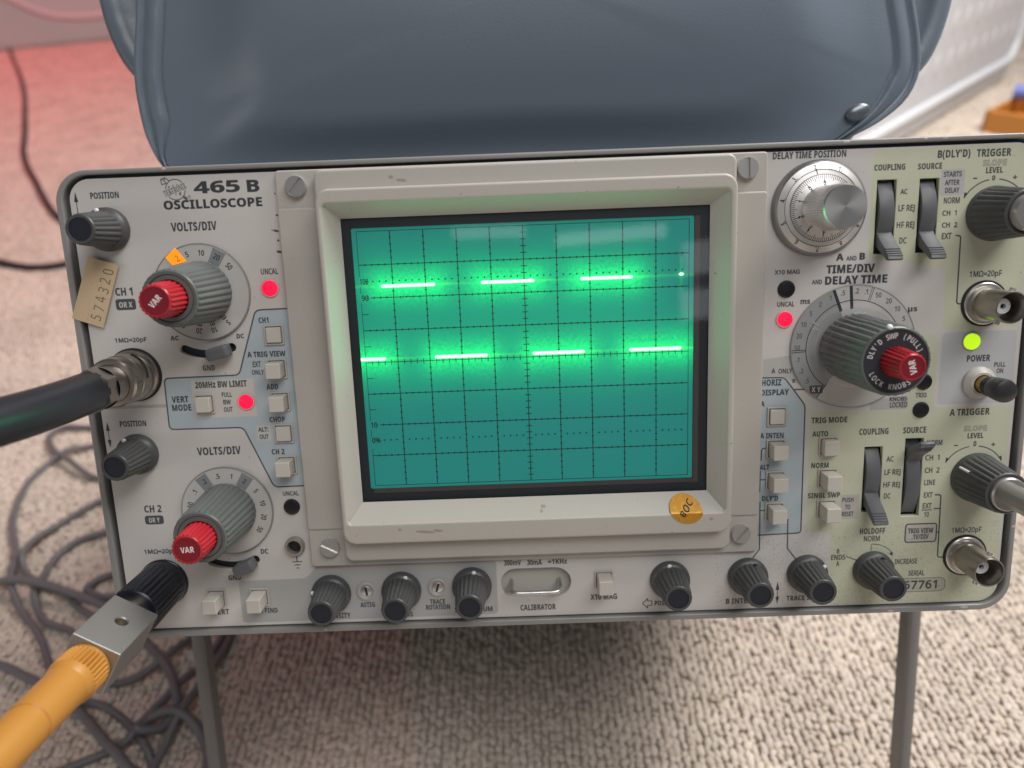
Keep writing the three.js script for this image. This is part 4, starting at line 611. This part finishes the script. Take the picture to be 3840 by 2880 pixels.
// ---------- cables on the carpet ----------
function floorCable(name, label, category, pts, r, m, group) {
  const q = pts.map(([x, z, y = 7]) => [x, y, z]);
  const o = part(name, tube(q, r, false, q.length * 9, 12), m, scene); o.name = numbered(name); o.userData = { label, category }; if (group) o.userData.group = group; return o;
}
const G = 'grey cables coiled on the carpet';
floorCable('grey_cable', 'grey cable making a small hook and long bow on the carpet', 'cable', [[-262, -160], [-285, -160], [-292, -156], [-295, -148, 8], [-290, -143, 9], [-276, -141], [-250, -170], [-262, -260], [-330, -330], [-380, -334], [-402, -335], [-408, -325], [-402, -313], [-390, -299, 8], [-370, -283, 11], [-342, -265], [-300, -262], [-300, -300], [-340, -316], [-366, -306], [-380, -297, 10], [-390, -284], [-394, -262], [-390, -240], [-380, -213], [-362, -184], [-347, -153, 12], [-332, -133], [-308, -111], [-285, -82], [-259, -62, 10], [-243, -57, 12], [-228, -49, 8], [-219, -41], [-210, -33, 12], [-203, -22], [-196, 10], [-200, 60]], 2.3, M.greyCable, G);
floorCable('grey_cable', 'grey cable curving round under the metal block and past the stand leg', 'cable', [[-210, 50], [-202, -24, 8], [-200, -33, 9], [-198, -43, 12], [-195, -54, 15], [-192, -67, 12], [-188, -91, 8], [-187, -105], [-190, -140], [-230, -190], [-280, -210], [-307, -202], [-323, -194], [-331, -177], [-331, -160], [-327, -144, 11], [-320, -132], [-308, -121], [-290, -114], [-268, -90], [-252, -76], [-242, -75], [-229, -79, 10], [-219, -88, 13], [-214, -95, 12], [-211, -106], [-205, -130], [-190, -160]], 2.3, M.greyCable, G);
floorCable('grey_cable', 'grey cable rising in a bow from the yellow plug towards the cabinet corner', 'cable', [[-280, -10], [-244, -26], [-232, -32], [-222, -36, 10], [-216, -47, 12], [-209, -61, 12], [-204, -72, 11], [-199, -83, 8], [-192, -110], [-215, -180], [-290, -236], [-323, -238], [-334, -227], [-345, -212], [-352, -192, 11], [-352, -177, 12], [-346, -166], [-333, -157], [-315, -150], [-290, -130], [-270, -120]], 2.3, M.greyCable, G);
floorCable('grey_cable', 'grey cable running straight in behind the metal block and down by the stand', 'cable', [[-420, -140], [-372, -150, 12], [-356, -151, 14], [-341, -151, 15], [-317, -145, 15], [-299, -139, 14], [-280, -132, 12], [-258, -120, 10], [-242, -106, 10], [-227, -92, 13], [-213, -78, 14], [-205, -66, 14], [-201, -56, 12], [-205, -44, 10], [-216, -40, 16], [-212, -47, 14], [-200, -50, 16], [-189, -46, 12], [-180, -36], [-174, -23], [-170, 20]], 2.7, M.greyCable, G);
floorCable('grey_cable', 'grey cable passing behind the yellow plug', 'cable', [[-400, -110], [-337, -91, 10], [-320, -87, 12], [-311, -84, 12], [-299, -79, 10], [-280, -72], [-263, -60, 12], [-244, -45, 13], [-231, -34, 14], [-218, -24, 14], [-200, -6], [-180, 40]], 2.7, M.greyCable, G);
floorCable('power_cord', 'black cord trailing across the pink lit carpet', 'cord', [[-2218, -3433], [-1923, -2976], [-1475, -2242], [-1210, -1800], [-1039, -1481], [-960, -1330], [-908, -1227], [-850, -1130], [-799, -1055], [-671, -872], [-560, -760], [-545, -715], [-571, -693], [-604, -684], [-666, -708], [-760, -770]], 4.6, M.blackCable);

// ---------- storage boxes behind ----------
{
  const b = thing('storage_bin', 'frosted white plastic storage bin behind the pouch on the right', 'storage bin');
  const m = mat(lin(0.66, 0.68, 0.72), 0.5); const L = 950, Hh = 380;
  b.position.set(1.09, 0, -1.53); b.rotation.y = 45 * D2R + 0.02;       // local +x runs along the face away from the corner's right end, +z is the face's outward side
  const s = rrect(-L, 2, 0, Hh, 62); part('body', extr(s, -420, 0, 22, 5, 14), m, b);
  for (const ins of [10, 44]) { const pts = [[-L + 60, 2 + ins, 0], [-200, 2 + ins, 0], [-70, 2 + ins, 0]]; const R = 62 - ins * 0.3, cx = -ins - R, cy = 2 + ins + R; for (let i = 0; i <= 6; i++) { const a = -Math.PI / 2 + i / 6 * Math.PI / 2; pts.push([cx + R * Math.cos(a), cy + R * Math.sin(a), 0]); } pts.push([-ins, Hh - 120, 0], [-ins, Hh - 10, 0]); part('rim_rib', tube(pts, 9, false, 120, 10), m, b, [0, 0, ins === 10 ? -12 : 0]); }
  for (let r = 0; r < 3; r++) for (let k = 0; k < 9; k++) { const d = new THREE.SphereGeometry(13, 16, 10); d.scale(1, 1.5, 0.16); part('moulded_dimple', d, m, b, [-110 - k * 62 - r * 20, 110 + r * 62, 0]); }
}
{
  const t = thing('storage_tub', 'pale plastic tub at the far edge of the pink lit carpet', 'storage tub'); const m = mat(lin(0.60, 0.57, 0.57), 0.45);
  t.position.set(-1.45, 0, -2.49); t.rotation.y = 26.4 * D2R;
  part('body', extr(rrect(-700, 0, 700, 420, 50), -500, 0, 20, 4, 10), m, t);
  part('moulded_rib', tube([[-240, 220, 0], [-120, 160, 0], [-60, 120, 0], [0, 92, 0], [80, 80, 0], [200, 82, 0], [420, 92, 0], [640, 92, 0]], 11, false, 100, 10), m, t);
}
{
  const t = thing('orange_tray', 'open orange plastic tray on the carpet beside the storage bin', 'tray'); const m = mat(lin(0.50, 0.20, 0.035), 0.45);
  t.position.set(1.05, 0, -1.17); t.rotation.y = 0.72;
  part('floor_panel', box(-210, 2, -120, 210, 8, 120, 2), m, t);
  for (const [a, b, c, d] of [[-214, -124, 214, -116], [-214, 116, 214, 124], [-214, -124, -206, 124], [206, -124, 214, 124]]) part('side_wall', box(a, 0, b, c, 40, d, 3), m, t);
  part('divider', box(-60, 4, -116, -54, 34, 116, 2), m, t);
  const p = thing('marker_pen', 'pale blue and white pen lying across the orange tray', 'pen'); p.position.set(0.98, 0.053, -1.12); p.rotation.y = -0.6;
  const g = new THREE.CylinderGeometry(11, 11, 150, 24); g.rotateZ(Math.PI / 2); part('barrel', g, mat(lin(0.62, 0.63, 0.80), 0.4), p); const c = new THREE.CylinderGeometry(12.5, 12.5, 60, 24); c.rotateZ(Math.PI / 2); part('cap', c, mat(lin(0.16, 0.20, 0.55), 0.4), p, [-85, 0, 0]);
  const w = thing('wooden_block', 'small brown wooden block standing in the orange tray', 'block'); w.position.set(1.12, 0.008, -1.20); w.rotation.y = 0.3; part('block', box(-45, 0, -25, 45, 46, 25, 3), mat(lin(0.22, 0.09, 0.03), 0.6), w);
}
scene.traverse((o) => { if (o.isMesh) { o.castShadow = true; o.receiveShadow = true; } });
renderer.render(scene, camera);
